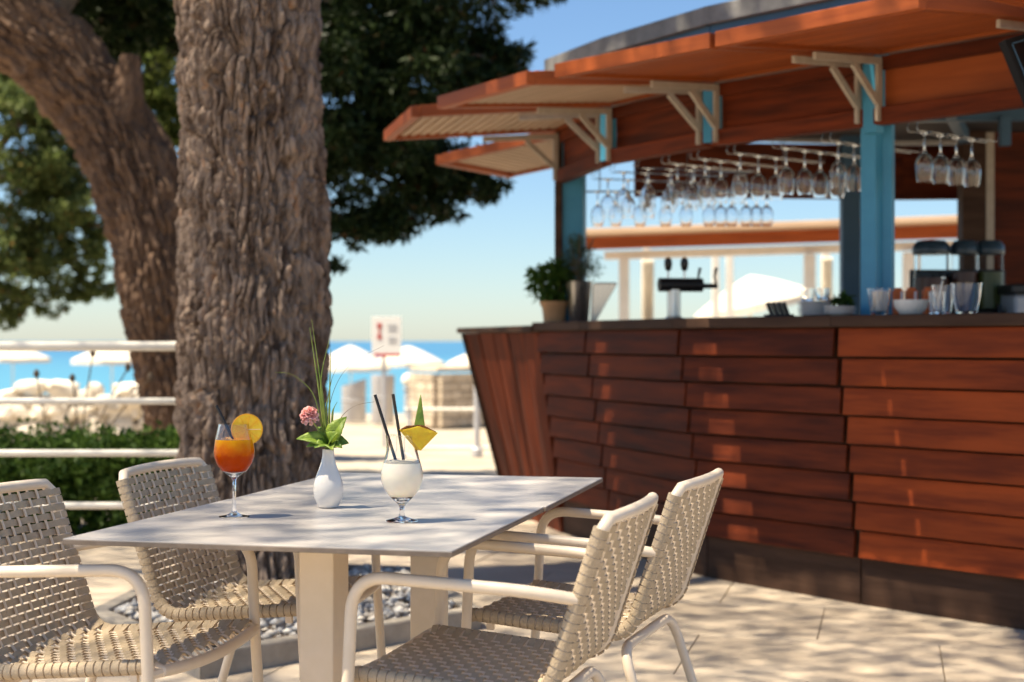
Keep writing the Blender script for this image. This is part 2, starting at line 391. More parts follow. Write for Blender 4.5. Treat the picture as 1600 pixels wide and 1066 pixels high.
# gravel
def in_poly(P, poly):
    c = np.zeros(len(P), bool); n = len(poly)
    for i in range(n):
        x1, y1 = poly[i][0], poly[i][1]; x2, y2 = poly[i-1][0], poly[i-1][1]
        k = ((y1 > P[:, 1]) != (y2 > P[:, 1])) & (P[:, 0] < (x2-x1)*(P[:, 1]-y1)/(y2-y1+1e-9)+x1); c ^= k
    return c
P = np.stack([RNG.uniform(-1.8, 0, 5200), RNG.uniform(5.2, 7.7, 5200)], 1); P = P[in_poly(P, [(p.x, p.y) for p in inset(bedp, .09)])]
ico = np.array([(0, 0, 1), (.94, 0, .1), (.29, .9, .05), (-.76, .55, .12), (-.76, -.55, 0), (.29, -.9, .08), (0, 0, -1)])
icf = np.array([(0, 1, 2), (0, 2, 3), (0, 3, 4), (0, 4, 5), (0, 5, 1), (6, 2, 1), (6, 3, 2), (6, 4, 3), (6, 5, 4), (6, 1, 5)])
n = len(P); sc = RNG.uniform(.012, .032, (n, 1, 1)); V = ico[None]*(1+RNG.uniform(-.3, .3, (n, 7, 1)))*np.array((1, .8, .6))*sc
a = RNG.uniform(0, 6.28, n); ca, sa = np.cos(a)[:, None], np.sin(a)[:, None]
V = np.stack([V[..., 0]*ca-V[..., 1]*sa, V[..., 0]*sa+V[..., 1]*ca, V[..., 2]], 2)+np.concatenate([P, RNG.uniform(.068, .094, (n, 1))], 1)[:, None]-np.array((-1, 6.3, 0))
gr = np_mesh('gravel', V.reshape(-1, 3), (icf[None]+(np.arange(n)*7)[:, None, None]).reshape(-1, 3), M_gravel, bed); gr['kind'] = 'stuff'

# ------------------------------------------------------------------ the big tree
TX, TY, TR = -1.175, 7.2, .335
tree = thing('tree', (TX, TY, 0), 'tall tree with thick straight furrowed trunk standing just behind the table', 'tree')
bark_trunk('trunk', [(TX, TY, .0), (TX-.01, TY, 1.0), (TX-.02, TY, 2.0), (TX-.03, TY, 3.0)], [.332, .328, .322, .314], 420, .0052, M_bark, tree, amp=.05, cu=.038, cv=.27, flare=.06)
bark_trunk('upper_trunk', [(TX-.03, TY, 2.98), (TX-.1, TY+.1, 5.5), (TX-.35, TY-.1, 9.0)], [.32, .27, .17], 60, .06, M_bark, tree, amp=.02, cu=.06, cv=.2)
lb = MB(); tips = []
for k in range(11):
    an = k*2.4+.4; z0 = 6.6+k*.2; L = random.uniform(2.8, 5.0)
    p0 = Vector((TX-.2, TY, z0)); p1 = p0+Vector((math.cos(an)*L*.5-.5, math.sin(an)*L*.5-.5, 1.2)); p2 = p0+Vector((math.cos(an)*L-1.2, math.sin(an)*L-1.2, 1.9))
    q = resample(arcp([p0, p1, p2], .8), .3); lb.tube(q, list(np.linspace(.11, .02, len(q))), 7); tips += [p1, p2, p0.lerp(p2, .75)+Vector((0, 0, .5))]
lb.build('limb', M_limb, tree, True)
bl = []
g = random.Random(11)
for k in range(170):
    an = k*2.39996+g.uniform(-.05, .05); r = math.sqrt((k+.5)/170)*5.7; z = g.uniform(8.2, 11.2)
    c = Vector((TX-2.0+math.cos(an)*r, TY-1.7+math.sin(an)*r, z))
    bl.append((c, (g.uniform(.7, 1.15), g.uniform(.7, 1.15), g.uniform(.3, .5)), 1040))
leaf_cloud('crown', bl, .062, M_fol_mid, tree, sub=1.05, shell=.1, seed=5)
# a twig of it hanging into view
tw = [at(775, -45, 9), at(805, -8, 9), at(835, 3, 9), at(868, -2, 9)]
# ------------------------------------------------------------------ leaning tree
def px_path(L, Y): return [at(x, y, Y+dy) for x, y, w, dy in L], [w/2/F*(Y+dy) for x, y, w, dy in L]
lean = [(318, 790, 165, .3), (300, 700, 140, .2), (275, 560, 132, .1), (250, 430, 136, 0), (222, 310, 138, 0), (175, 195, 142, 0), (95, 95, 140, -.1), (0, 25, 138, -.2), (-120, -55, 128, -.3), (-270, -140, 110, -.3)]
lp, lr = px_path(lean, 12.)
lt = thing('tree', (lp[0].x, lp[0].y, 0), 'leaning tree with bent brown trunk rising over the white railing', 'tree')
bark_trunk('trunk', lp, lr, 260, .012, M_bark2, lt, amp=.055, cu=.065, cv=.42, s=300)
kn = at(198, 105, 11.85)
bark_trunk('broken_branch_stub', [at(188, 190, 11.85), at(200, 130, 11.8), at(203, 85, 11.75)], [.17, .12, .07], 60, .02, M_bark2, lt, amp=.02, cu=.05, cv=.16, s=330)
lb = MB()
for a, b in (((-60, -10), (90, -190)), ((40, 50), (200, -150)), ((-150, -80), (-300, 150))):
    q = resample([at(*a, 11.8), at((a[0]+b[0])/2+20, (a[1]+b[1])/2-20, 12.2), at(*b, 12.8)], .3); lb.tube(q, list(np.linspace(.2, .05, len(q))), 8)
lb.build('limb', M_limb, lt, True)
bl = [(at(x, y, Y), (r, r, r*.75), n) for x, y, Y, r, n in (
    (60, 10, 12.8, .75, 1500), (150, -30, 12.9, .7, 1500), (235, 20, 12.8, .5, 1200), (-60, -60, 12.4, .9, 1500), (90, -120, 12.4, 1., 2000), (250, -110, 12.6, .9, 1500))]
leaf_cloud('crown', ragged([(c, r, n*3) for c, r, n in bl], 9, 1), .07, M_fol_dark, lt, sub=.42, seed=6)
# sunlit bush-like crown behind it
bt = thing('tree', (at(-90, 0, 20.1).x, 20.1, 0), 'olive green leafy tree with low branches hanging left of the leaning trunk', 'tree')
bl = [(at(x, y, Y+3.5), (r*1.1, r, r*.8), n) for x, y, Y, r, n in (
    (40, 210, 16, .75, 1500), (-40, 300, 16, .8, 1500), (70, 300, 16, .65, 1400), (20, 390, 16, .6, 1200), (110, 370, 16, .45, 900), (130, 430, 16.2, .35, 500), (60, 450, 16.2, .4, 500), (-60, 430, 16, .7, 1000),
    (-120, 200, 16, 1., 1500), (150, 320, 16.2, .35, 600), (10, 470, 16.1, .3, 350), (-30, 150, 16, .7, 1300), (30, 130, 16, .5, 1000), (100, 230, 16, .5, 900), (-150, 350, 16, 1., 1200))]
bl2 = [(at(x, y, 15), (r*1.1, r, r*.85), n) for x, y, r, n in ((225, 60, .42, 1500), (250, 120, .4, 1400), (240, 180, .34, 1100), (195, 30, .35, 1000), (268, 215, .3, 700), (140, 40, .3, 700), (265, 20, .4, 900))]
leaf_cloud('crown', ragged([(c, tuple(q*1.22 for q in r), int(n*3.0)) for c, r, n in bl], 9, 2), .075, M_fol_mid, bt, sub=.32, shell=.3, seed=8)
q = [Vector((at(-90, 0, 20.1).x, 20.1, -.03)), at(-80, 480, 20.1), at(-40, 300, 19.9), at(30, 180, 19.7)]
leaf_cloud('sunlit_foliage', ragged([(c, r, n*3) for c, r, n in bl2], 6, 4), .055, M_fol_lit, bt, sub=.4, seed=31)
bq = resample(arcp(q, .6), .3); MB().tube(bq, list(np.linspace(.16, .05, len(bq))), 9).build('trunk', M_limb, bt, True)
mb = MB()
for a, b in (((-40, 300), (90, 400)), ((-30, 280), (60, 300)), ((0, 230), (100, 140)), ((-70, 400), (30, 470))):
    mb.tube([at(*a, 19.9), at((a[0]+b[0])/2, (a[1]+b[1])/2-12, 19.7), at(*b, 19.5)], [.05, .035, .015], 6)
mb.build('limb', M_limb, bt, True)
# dark evergreen behind the big trunk
et = thing('tree', (at(420, 700, 13).x, 13, 0), 'dark shaded evergreen tree spreading beside the bar roof behind the big trunk', 'tree')
bl = [(at(x, y, Y), (r*1.15, r, r*.7), n) for x, y, Y, r, n in (
    (540, 60, 12.5, .7, 2600), (620, 30, 12.5, .7, 2400), (690, 60, 12.6, .5, 1700), (560, 160, 12.4, .65, 2300), (650, 140, 12.4, .6, 2000), (730, 130, 12.6, .42, 1200), (765, 95, 12.6, .27, 450),
    (795, 92, 12.6, .16, 170), (560, 250, 12.4, .6, 2000), (640, 235, 12.4, .5, 1700), (690, 250, 12.5, .42, 1200), (560, 320, 12.5, .38, 900), (620, 315, 12.5, .4, 1000), (690, 300, 12.5, .3, 650), (740, 285, 12.6, .22, 330),
    (552, 350, 12.5, .2, 300), (520, 30, 12.4, .7, 1500), (660, -60, 12.5, .9, 2500), (540, -70, 12.5, 1., 2500), (440, 20, 13, .8, 1500), (440, 200, 13, .8, 1500), (770, 290, 12.6, .12, 90), (815, 0, 12.2, .12, 60), (840, -4, 12.2, .12, 70), (862, -8, 12.2, .1, 50), (524, 415, 12.5, .07, 25))]
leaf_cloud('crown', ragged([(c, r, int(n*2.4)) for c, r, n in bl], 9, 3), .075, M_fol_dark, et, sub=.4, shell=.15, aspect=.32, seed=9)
q = [Vector((at(420, 0, 13).x, 13, -.03)), at(430, 480, 13), at(455, 250, 13), at(500, 60, 12.8), at(560, -120, 12.6)]
bq = resample(arcp(q, .6), .3); MB().tube(bq, list(np.linspace(.2, .06, len(bq))), 9).build('trunk', M_limb, et, True)
mb = MB()
for a, b in (((455, 250), (640, 300)), ((470, 200), (690, 150)), ((500, 60), (760, 90)), ((440, 350), (560, 345)), ((560, -120), (850, -5))):
    mb.tube([at(*a, 12.9), at((a[0]+b[0])/2, (a[1]+b[1])/2-18, 12.7), at(*b, 12.4)], [.06, .04, .012], 6)
mb.build('limb', M_limb, et, True)

# ------------------------------------------------------------------ railing, hedge, rocks on the left
RY = 7.62
ra = thing('pipe_railing', (-3, RY, 0), 'white horizontal pipe railing beside the big trunk in front of the hedge', 'railing')
for py, r in ((541, .024), (627, .017), (708, .017), (790, .017)):
    z = H-(py-533)/F*RY
    MB().tube([Vector((x, RY, z)) for x in (-5.2, -3.8, -2.4, at(300, 0, RY).x)], r, 12).build('rail', M_rail, ra, True)
for x in (-5.1, -3.15, at(303, 0, RY).x):
    MB().tube([Vector((x, RY+.03, -.02)), Vector((x, RY+.03, 1.12))], .022, 12).build('post', M_rail, ra, True)
hd = thing('hedge', (-3.4, 9.4, 0), 'low clipped green hedge behind the white railing', 'hedge')
bl = []
for k in range(34):
    x = -5.6+k*.125; bl.append((Vector((x, 9.35+random.uniform(-.2, .2), .25+random.uniform(0, .07))), (.26, .36, .31), 1700))
for k in range(46): bl.append((Vector((-5.6+k*.093, 9.3+random.uniform(-.2, .2), .44+random.uniform(-.03, .05))), (.18, .3, .13), 650))
leaf_cloud('foliage', bl, .045, M_hedge, hd, sub=.5, seed=12)
mb = MB()
for k in range(24): x = -5.5+k*.18; mb.tube([(x, 9.35, -.03), (x+random.uniform(-.05, .05), 9.3, .22), (x+random.uniform(-.1, .1), 9.3+random.uniform(-.15, .15), .42)], [.012, .009, .004], 5)
mb.build('stem', M_limb, hd)
def rock(r, d, seed):
    import bmesh
    bm = bmesh.new(); bmesh.ops.create_icosphere(bm, subdivisions=2, radius=1); g = random.Random(seed)
    for v in bm.verts:
        v.co = Vector((math.copysign(abs(v.co.x)**.6, v.co.x)*d[0], math.copysign(abs(v.co.y)**.6, v.co.y)*d[1], math.copysign(abs(v.co.z)**.6, v.co.z)*d[2]))*(1+g.uniform(-r, r))
    me = bpy.data.meshes.new('stone'); bm.to_mesh(me); bm.free(); return me
rocks = [rock(.17, (random.uniform(.09, .17), .14, random.uniform(.06, .095)), k) for k in range(12)]
for me in rocks: me.materials.append(M_lime)
rw = thing('rubble_wall', (-5.2, 17, 0), 'rough white limestone rubble wall behind the hedge by the sea', 'stone wall')
core = MB().box((-5.2, 17.16, .24), (5.2, .2, .54)).build('wall_core', M_lime, rw)
for row in range(6):
    x = -7.8
    while x < -2.9:
        w = random.uniform(.09, .2); me = random.choice(rocks)
        if not (row == 5 and random.random() < .45):
            o = bpy.data.objects.new('stone', me); C.objects.link(o); o.parent = rw
            o.location = (x+5.2, random.uniform(-.06, .06), .05+row*.115+random.uniform(-.03, .03)); o.rotation_euler = (random.uniform(-.2, .2), random.uniform(-.15, .15), random.uniform(0, 6.28) if random.random() < .3 else random.uniform(-.3, .3))
            k = w/.125; o.scale = (k, 1, random.uniform(.85, 1.15))
        x += w*1.7
for k, (px, top, lean_) in enumerate(((150, 553, -30), (118, 592, 10), (175, 590, -60), (62, 585, 20), (205, 575, -90))):
    b = at(px+lean_, 760, 10.6); t = thing('dry_stalk', (b.x, b.y, 0), 'thin dry plant stalk with a dark seed head behind the railing', 'plant', 'dry stalks behind the railing')
    tp = at(px-5 if k != 2 else px+60, top, 10.6)
    MB().tube(resample(arcp([Vector((b.x, b.y, -.03)), Vector(((b.x*.6+tp.x*.4), 10.6, tp.z*.6)), tp], .3), .1), .005, 5).build('stem', M_stalk, t)
    MB().lathe([(.002, -.03), (.018, -.01), (.022, .01), (.01, .03), (.002, .035)], 8, tp).build('seed_head', M_stalk, t, True)

# ------------------------------------------------------------------ beach umbrellas
def umbrella(apex, rad, drop, gz, label, group=None, tilt=(0, 0), name='beach_umbrella', seg=8):
    t = thing(name, (apex.x, apex.y, gz), label, 'umbrella', group)
    m = MB(); R = Matrix.Rotation(tilt[0], 3, 'Y') @ Matrix.Rotation(tilt[1], 3, 'X'); rings = 5; n = seg*4
    for i in range(rings+1):
        u = i/rings
        for k in range(n):
            an = 2*math.pi*k/n; sc = 1-.06*u*(.5-.5*math.cos(2*math.pi*k/4)); r = rad*u*sc if i else .03
            m.v.append(apex+R @ Vector((r*math.cos(an), r*math.sin(an), -drop*(u**1.25)-.02*u*(.5-.5*math.cos(2*math.pi*k/4)))))
    for i in range(rings):
        for k in range(n): m.f.append((i*n+k, i*n+(k+1) % n, (i+1)*n+(k+1) % n, (i+1)*n+k))
    m.f.append(tuple(range(n)))
    o = m.build('canopy', M_cloth, t); s = o.modifiers.new('solid', 'SOLIDIFY'); s.thickness = .006
    v = MB(); o0 = rings*n
    for k in range(n):
        a = m.v[o0+k]; b = m.v[o0+(k+1) % n]; j = len(v.v); v.v += [a, b, b-Vector((0, 0, .13)), a-Vector((0, 0, .13))]; v.f.append((j, j+1, j+2, j+3))
    v.build('valance', M_cloth, t)
    MB().tube([Vector((apex.x, apex.y, gz)), apex-Vector((0, 0, .02))], .022, 8).build('pole', M_rail, t, True)
    for k in range(seg):
        e = m.v[o0+k*4]; MB().tube([apex-Vector((0, 0, .06)), e+Vector((0, 0, -.03))], .009, 5).build('rib', M_rail, t)
gU = 'cream umbrellas on the beach'
for px, py, Y, rad, dr, lab in ((20, 540, 52, 1.25, .42, 'cream beach umbrella over the rubble wall, farther from the leaning trunk'), (175, 538, 50, 1.3, .5, 'cream beach umbrella over the rubble wall, next to the leaning trunk'),
        (548, 540, 54, 1.35, .75, 'cream beach umbrella between the big trunk and the notice board'), (638, 541, 55, 1.25, .58, 'cream beach umbrella just behind the notice board and globe lamp'), (738, 551, 60, 1.0, .42, 'cream beach umbrella half hidden behind the end of the bar')):
    umbrella(at(px, py, Y), rad, dr, -1.8, lab, gU)
umbrella(at(1172, 431, 30), 1.2, .55, -1.5, 'big tilted cream umbrella seen through the bar opening', tilt=(-.2, .0), name='garden_umbrella')

# ------------------------------------------------------------------ things in the middle distance
b = G(600, 695); sg = thing('sign_post', (b.x, b.y, 0), 'white notice board with red marks on a thin grey pole', 'sign')
Y = b.y; MB().tube([b-Vector((0, 0, .03)), at(600, 500, Y)], .02, 8).build('pole', M_grey, sg, True)
c = at(604, 526, Y-.035); w = 46/F*Y; h = 62/F*Y
MB().box(c, (w, .02, h)).build('board', M_sign, sg, bevel=.003)
for dx, dy, ww, hh in ((-11, -17, 7, 7), (-11, 1, 7, 6), (-11, -8, 2.5, 16), (1, 29, 40, 4.5), (9, -17, 14, 3), (9, -10, 14, 2), (9, 2, 14, 2), (9, 8, 12, 2)):
    MB().box(c+Vector((dx/F*Y, -.013, -dy/F*Y)), (ww/F*Y, .004, hh/F*Y)).build('printed_mark', M_red if ww != 14 and ww != 12 else M_grey, sg)
def bin_(px, pyb, hpx, wpx, slope, label):
    b = G(px, pyb); Y = b.y; t = thing('litter_bin', b, label, 'bin'); r = wpx/2/F*Y; h = hpx/F*Y; n = 24
    m = MB().lathe([(r*.94, 0), (r, .02), (r, h*.8), (r*1.02, h*.82), (r*1.02, h)], n, b)
    for v in m.v[-n:]: v.z += slope*(v.x-b.x)
    m.build('body', M_grey, t, True); MB().lathe([(r*.8, h*.9), (r*.86, h*.95), (.01, h*.96)], n, b).build('lid_insert', M_black, t)
    MB().tube([b+Vector((r*1.03*math.cos(a), r*1.03*math.sin(a), h*.55)) for a in np.linspace(0, 6.28, 24)], .008, 5).build('band', M_grey, t)
bin_(553, 658, 60, 38, .35, 'grey metal litter bin with slanted top beside the sign pole')
bin_(598, 662, 76, 36, 0., 'taller grey metal litter bin with flat top behind the sign pole')
b = G(638, 655); t = thing('globe_lamp', b, 'short grey lamp post with a round opal globe beside the stone pier', 'lamp')
MB().tube([b, at(638, 606, b.y)], .06, 10).build('post', M_grey, t, True)
c = at(638, 594, b.y); MB().lathe([(.1*math.sin(a), -.1*math.cos(a)) for a in np.linspace(.05, 3.09, 12)], 16, c).build('globe', M_globe, t, True)
MB().lathe([(.075, 0), (.08, .02), (.05, .04)], 16, at(638, 609, b.y)).build('collar', M_grey, t, True)
pw = thing('stone_pier', (at(690, 0, 21).x, 21, 0), 'square cut tan stone wall at the terrace edge beside the globe lamp', 'stone wall')
A_, B_, D_ = at(646, 0, 21.3).xy, at(684, 0, 20.7).xy, at(790, 0, 21.6).xy
MB().prism([A_, B_, D_, (D_.x, 22.4), (A_.x, 22.4)], -.03, .66).build('wall_core', M_lime2, pw)
for (p, q, nn) in ((A_, B_, 2), (B_, D_, 4)):
    u = (q-p); L = u.length; u.normalize(); nr = Vector((u.y, -u.x))
    for r in range(6):
        x = 0.
        while x < L-.02:
            w = min(L-x, random.uniform(.16, .34)); mid = p+u*(x+w/2)+nr*.03
            MB().box((0, 0, 0), (w-.012, .09, .108)).build('stone', M_lime2, pw, bevel=.008, world=False).matrix_basis = Matrix.Translation((mid.x-pw.location.x, mid.y-pw.location.y, .03+r*.118+.03)) @ Matrix.Rotation(math.atan2(u.y, u.x), 4, 'Z')
            x += w
MB().prism([A_+Vector((-.04, -.03)), B_+Vector((0, -.06)), D_+Vector((.03, -.05)), (D_.x+.03, 22.45), (A_.x-.04, 22.45)], .735, .79).build('coping', M_lime2, pw, bevel=.01)
fr = thing('pipe_railing', (at(745, 0, 15.8).x, 15.8, 0), 'low grey metal rail with two bars beside the bar end', 'railing')
for px in (745, 640): MB().tube([at(px, 708, 15.8)-Vector((0, 0, .03)), at(px, 583 if px > 700 else 636, 15.8)], .03 if px > 700 else .018, 10).build('post', M_grey, fr, True)
MB().lathe([(.06, -.02), (.06, .05), (.04, .07)], 12, Vector((at(745, 0, 15.8).x, 15.8, 0))).build('post_shoe', M_grey, fr, True)
for py in (640, 700): MB().tube([at(632, py, 15.8), at(800, py, 15.8)], .018, 10).build('rail', M_rail, fr, True)

# ------------------------------------------------------------------ the bar kiosk
kio = thing('bar_kiosk', (1.6, 8.2, 0), 'red brown clapboard beach bar with raised hatches and blue posts', 'bar')
FC = [Vector((.305, 9.348)), Vector((.535, 8.346)), Vector((.986, 7.576)), Vector((1.595, 6.858)), Vector((2.225, 6.12)), Vector((3.0, 5.5))]   # fascia corners
BC = [G(880, 833).xy, G(958, 858).xy, G(1105, 903).xy, G(1345, 945).xy]; BC.append(BC[3]+(Vector((2.018, 6.179))-BC[3]).normalized()*.96); BC.append(BC[4]+Vector((.8, -.55)))
def normals(Pn):
    r = []
    for a, b in zip(Pn, Pn[1:]): d = (b-a).normalized(); r.append(Vector((d.y, -d.x)))
    return r                                  # outward: to the left and toward the camera
bn = normals(BC); fn = normals(FC)
for i, v in enumerate(bn): bn[i] = -v if v.x > 0 else v
for i, v in enumerate(fn): fn[i] = -v if v.x > 0 else v
def corner(Pn, nn, d):                        # offset polyline outward by d
    out = []
    for i, p in enumerate(Pn):
        if i == 0: q = nn[0]
        elif i == len(Pn)-1: q = nn[-1]
        else: q = nn[i-1]+nn[i]; q = q/q.length_squared*2
        out.append(p+q*d)
    return out
def v3(p, z): return Vector((p.x, p.y, z))
ZU, PL, FLARE = 1.197, .205, .155
def offs(z): return .012+FLARE*(z-PL)/(ZU-PL)
rows = 8; dz = (ZU-PL)/rows
for i in range(5):
    fr_ = frame_from(v3(BC[i], 0), v3(BC[i+1]-BC[i], 0))
    # dark plinth
    a0, b0 = BC[i], BC[i+1]; inn_ = -bn[i]*.03; e = (b0-a0).normalized()*.004
    ct = corner(BC, bn, .0)
    MB().hexa([v3(ct[i]+e, -.02), v3(ct[i+1]-e, -.02), v3(ct[i+1]-e+inn_, -.02), v3(ct[i]+e+inn_, -.02), v3(ct[i]+e, PL), v3(ct[i+1]-e, PL), v3(ct[i+1]-e+inn_, PL), v3(ct[i]+e+inn_, PL)]).build('plinth_board', M_dark, kio, bevel=.003, frame=fr_)
    # dark backing behind the boards
    c0, c1 = corner(BC, bn, -.045), corner(BC, bn, FLARE-.05); inn_ = -bn[i]*.08
    if i == 0: c0[0] = c0[0]-(BC[1]-BC[0]).normalized()*.12; c1[0] = c1[0]-(BC[1]-BC[0]).normalized()*.12
    MB().hexa([v3(c0[i], -.02), v3(c0[i+1], -.02), v3(c0[i+1], -.02)+v3(inn_, 0), v3(c0[i], -.02)+v3(inn_, 0), v3(c1[i], ZU), v3(c1[i+1], ZU), v3(c1[i+1]+inn_, ZU), v3(c1[i]+inn_, ZU)]).build('backing', M_dark, kio, frame=fr_)
    for r in range(rows):
        z0 = PL+r*dz+.002; z1 = z0+dz-.010 if r < rows-1 else z0+dz-.004
        lo = corner(BC, bn, offs(z0)+.022+random.uniform(-.002, .002)); hi = corner(BC, bn, offs(z1)-.006); t_ = -bn[i]*.018
        e = (b0-a0).normalized(); s0 = .011+random.uniform(-.004, .004); s1 = .013+random.uniform(-.004, .004)
        p = [v3(lo[i]+e*s0, z0), v3(lo[i+1]-e*s1, z0+random.uniform(-.002, .002)), v3(hi[i+1]-e*s1, z1), v3(hi[i]+e*s0, z1)]
        MB().hexa([p[0], p[1], p[1]+v3(t_, 0), p[0]+v3(t_, 0), p[3], p[2], p[2]+v3(t_, 0), p[3]+v3(t_, 0)]).build('board', M_wood_lit if i >= 3 else M_wood, kio, bevel=.0025, frame=frame_from(p[0], p[1]-p[0]))
# end fin of vertical planks
f0b, f1b = BC[0], Vector((0.0, 10.46)); f0t, f1t = corner(BC, bn, FLARE)[0]+Vector((.0, .02)), Vector((-.305, 10.25))
nf = Vector((-.95, -.3)).normalized()
for k in range(5):
    u0, u1 = k/5+.006, (k+1)/5-.006
    a, b, c, d = v3(f0b.lerp(f1b, u0), -.02), v3(f0b.lerp(f1b, u1), -.02), v3(f0t.lerp(f1t, u1), 1.19), v3(f0t.lerp(f1t, u0), 1.19)
    t_ = Vector((.04, .02, 0)); j = v3(nf*random.uniform(0, .006), 0)
    MB().hexa([a+j, b+j, b+t_, a+t_, d+j, c+j, c+t_, d+t_]).build('plank', M_wood, kio, bevel=.003, frame=frame_from(a, d-a, (0, 1, 0)))
MB().hexa([v3(f1b, -.02)+Vector((-.03, .0, 0)), v3(f1b, -.02)+Vector((.06, .02, 0)), v3(f1b, -.02)+Vector((.06, .1, 0)), v3(f1b, -.02)+Vector((-.03, .08, 0)),
           v3(f1t, 1.19)+Vector((-.03, 0, 0)), v3(f1t, 1.19)+Vector((.06, .02, 0)), v3(f1t, 1.19)+Vector((.06, .1, 0)), v3(f1t, 1.19)+Vector((-.03, .08, 0))]).build('end_post', M_dark, kio, bevel=.004)
# counter tops
CT0 = corner(BC, bn, FLARE+.045); CT1 = corner(BC, bn, -.50)
ZT = 1.249
for i in range(5):
    q = [CT0[i], CT0[i+1], CT1[i+1], CT1[i]]
    MB().hexa([v3(p, ZU+.002) for p in q]+[v3(p, ZT) for p in q]).build('counter_top', M_dark, kio, bevel=.005, frame=frame_from(v3(BC[i], 0), v3(BC[i+1]-BC[i], 0)))
q = [f1t+Vector((-.06, .05)), f0t+Vector((-.05, -.06)), f0t+Vector((.5, .1)), f1t+Vector((.55, .5))]
MB().hexa([v3(p, z) for p, z in zip(q, (1.192,)*4)]+[v3(p, z) for p, z in zip(q, (1.225, 1.232, 1.232, 1.225))]).build('end_counter_top', M_dark, kio, bevel=.005)
# posts
def post(p, w, d, z0, z1, m_, ang, nm='post'): return MB().box((0, 0, 0), (w, d, z1-z0)).build(nm, m_, kio, bevel=.004, frame=None, world=False)
def place_box(nm, c, dims, ang, m_, bevel=.004, parent=None):
    pr = parent or kio; o = MB().box((0, 0, 0), dims).build(nm, m_, pr, bevel=bevel, world=False)
    o.matrix_basis = Matrix.Translation(Vector(c)-Vector((1.6, 8.2, 0))) @ Matrix.Rotation(ang, 4, 'Z'); return o
ang3 = math.atan2(-fn[3].x, fn[3].y)
pc = Vector((1.605, 6.93)); place_box('post', (pc.x, pc.y, 1.87), (.075, .125, 1.25), -.75, M_blue); place_box('post', (pc.x+.055, pc.y+.02, 1.69), (.06, .11, .89), -.35, M_blue)
pl = Vector((.37, 9.36)); place_box('post', (pl.x, pl.y, 1.87), (.13, .1, 1.25), -.25, M_blue); place_box('corner_post', (pl.x-.09, pl.y-.02, 1.87), (.045, .06, 1.25), -.2, M_dark)
place_box('back_post', (2.2, 10.2, 1.6), (.12, .1, 1.8), 0, M_navy)
for i in (1, 2, 3):
    p = FC[i]; nv = (fn[i]+fn[i-1]).normalized()*.025; place_box('post_stub', (p.x+nv.x, p.y+nv.y, 2.235 if i < 3 else 2.21), (.06, .07, .28 if i < 3 else .33), math.atan2(fn[i].y, fn[i].x), M_blue)
# fascia, rails
for i in range(5):
    a, b = FC[i], FC[i+1]; e = (b-a).normalized()*.05; n_ = fn[i]
    fr_ = frame_from(v3(a, 2.2), v3(b-a, 0))
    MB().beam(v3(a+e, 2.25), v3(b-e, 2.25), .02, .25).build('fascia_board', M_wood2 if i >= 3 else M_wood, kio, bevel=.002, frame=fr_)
    MB().beam(v3(a+e+n_*.025, 2.345), v3(b-e+n_*.025, 2.345), .026, .06).build('fascia_rail', M_wood, kio, bevel=.003, frame=fr_)
    MB().beam(v3(a+e*.4+n_*.025, 2.115), v3(b-e*.4+n_*.025, 2.115), .06, .075).build('fascia_rail', M_wood, kio, bevel=.003, frame=fr_)
# hatches
ZH = 2.385
hat_axis = []
def hatch(a, b, n_, w, z0, z1, th, under, slats, edge_m, label=None):
    e = (b-a).normalized()*.012; a = a+e; b = b-e
    ia, ib, oa, ob = v3(a, z0), v3(b, z0), v3(a+n_*w, z1), v3(b+n_*w, z1); up = Vector((0, 0, th))
    X = (ib-ia).normalized(); Yv = (oa-ia).normalized(); fr_ = frame_from(ia, X)
    hroot = MB().hexa([ia+Yv*.05+X*.05+up*.45, ib+Yv*.05-X*.05+up*.45, ob-Yv*.05-X*.05+up*.45, oa-Yv*.05+X*.05+up*.45, ia+Yv*.05+X*.05+up*.93, ib+Yv*.05-X*.05+up*.93, ob-Yv*.05-X*.05+up*.93, oa-Yv*.05+X*.05+up*.93]).build('hatch', under, kio, frame=fr_)
    sub = lambda mb, nm, m_, fx=X: mb.build(nm, m_, hroot, bevel=.003, frame=frame_from(mb.v[0], fx))
    for p, q, nm in ((oa, ob, 'edge_board'), (ia, ib, 'edge_board'), (ia, oa, 'edge_board'), (ib, ob, 'edge_board')):
        d = (q-p).normalized(); cen = ((ia+ib+oa+ob)/4-(p+q)/2); s_ = d.cross(Vector((0, 0, 1))); s_ = s_ if s_.dot(cen) > 0 else -s_
        s_.normalize(); ex = d*.0485 if abs(d.dot(X)) < .5 else Vector((0, 0, 0))
        sub(MB().hexa([p+ex, q-ex, q-ex+s_*.048, p+ex+s_*.048, p+ex+up, q-ex+up, q-ex+s_*.048+up, p+ex+s_*.048+up]), nm, edge_m, d)
    if slats:
        k = int((w-.12)/.055)
        for s_ in range(k):
            o = Yv*(.065+(w-.13)*s_/k); wd = Yv*.034
            p = ia+X*.055+o+up*.25; q = ib-X*.055+o+up*.25
            mb = MB().hexa([p, q, q+wd, p+wd, p+up*.19, q+up*.19, q+wd+up*.19, p+wd+up*.19]); sub(mb, 'slat', slats)
    return hroot
W = 1.06
for i in (1, 2, 3, 4): hatch(FC[i], FC[i+1], fn[i], W, ZH, 2.295, .062, M_wood2, M_slat if i == 1 else M_wood2, M_wood2)
hatch(FC[0], FC[1], fn[0], 1.08, ZH, 2.30, .06, M_slat, M_slat, M_wood2)
EF = Vector((.80, 10.22)); en = Vector((-.86, .5)).normalized()
hatch(EF, FC[0]+Vector((.03, .03)), en, .95, ZH-.01, 2.25, .06, M_slat, M_slat, M_wood2)
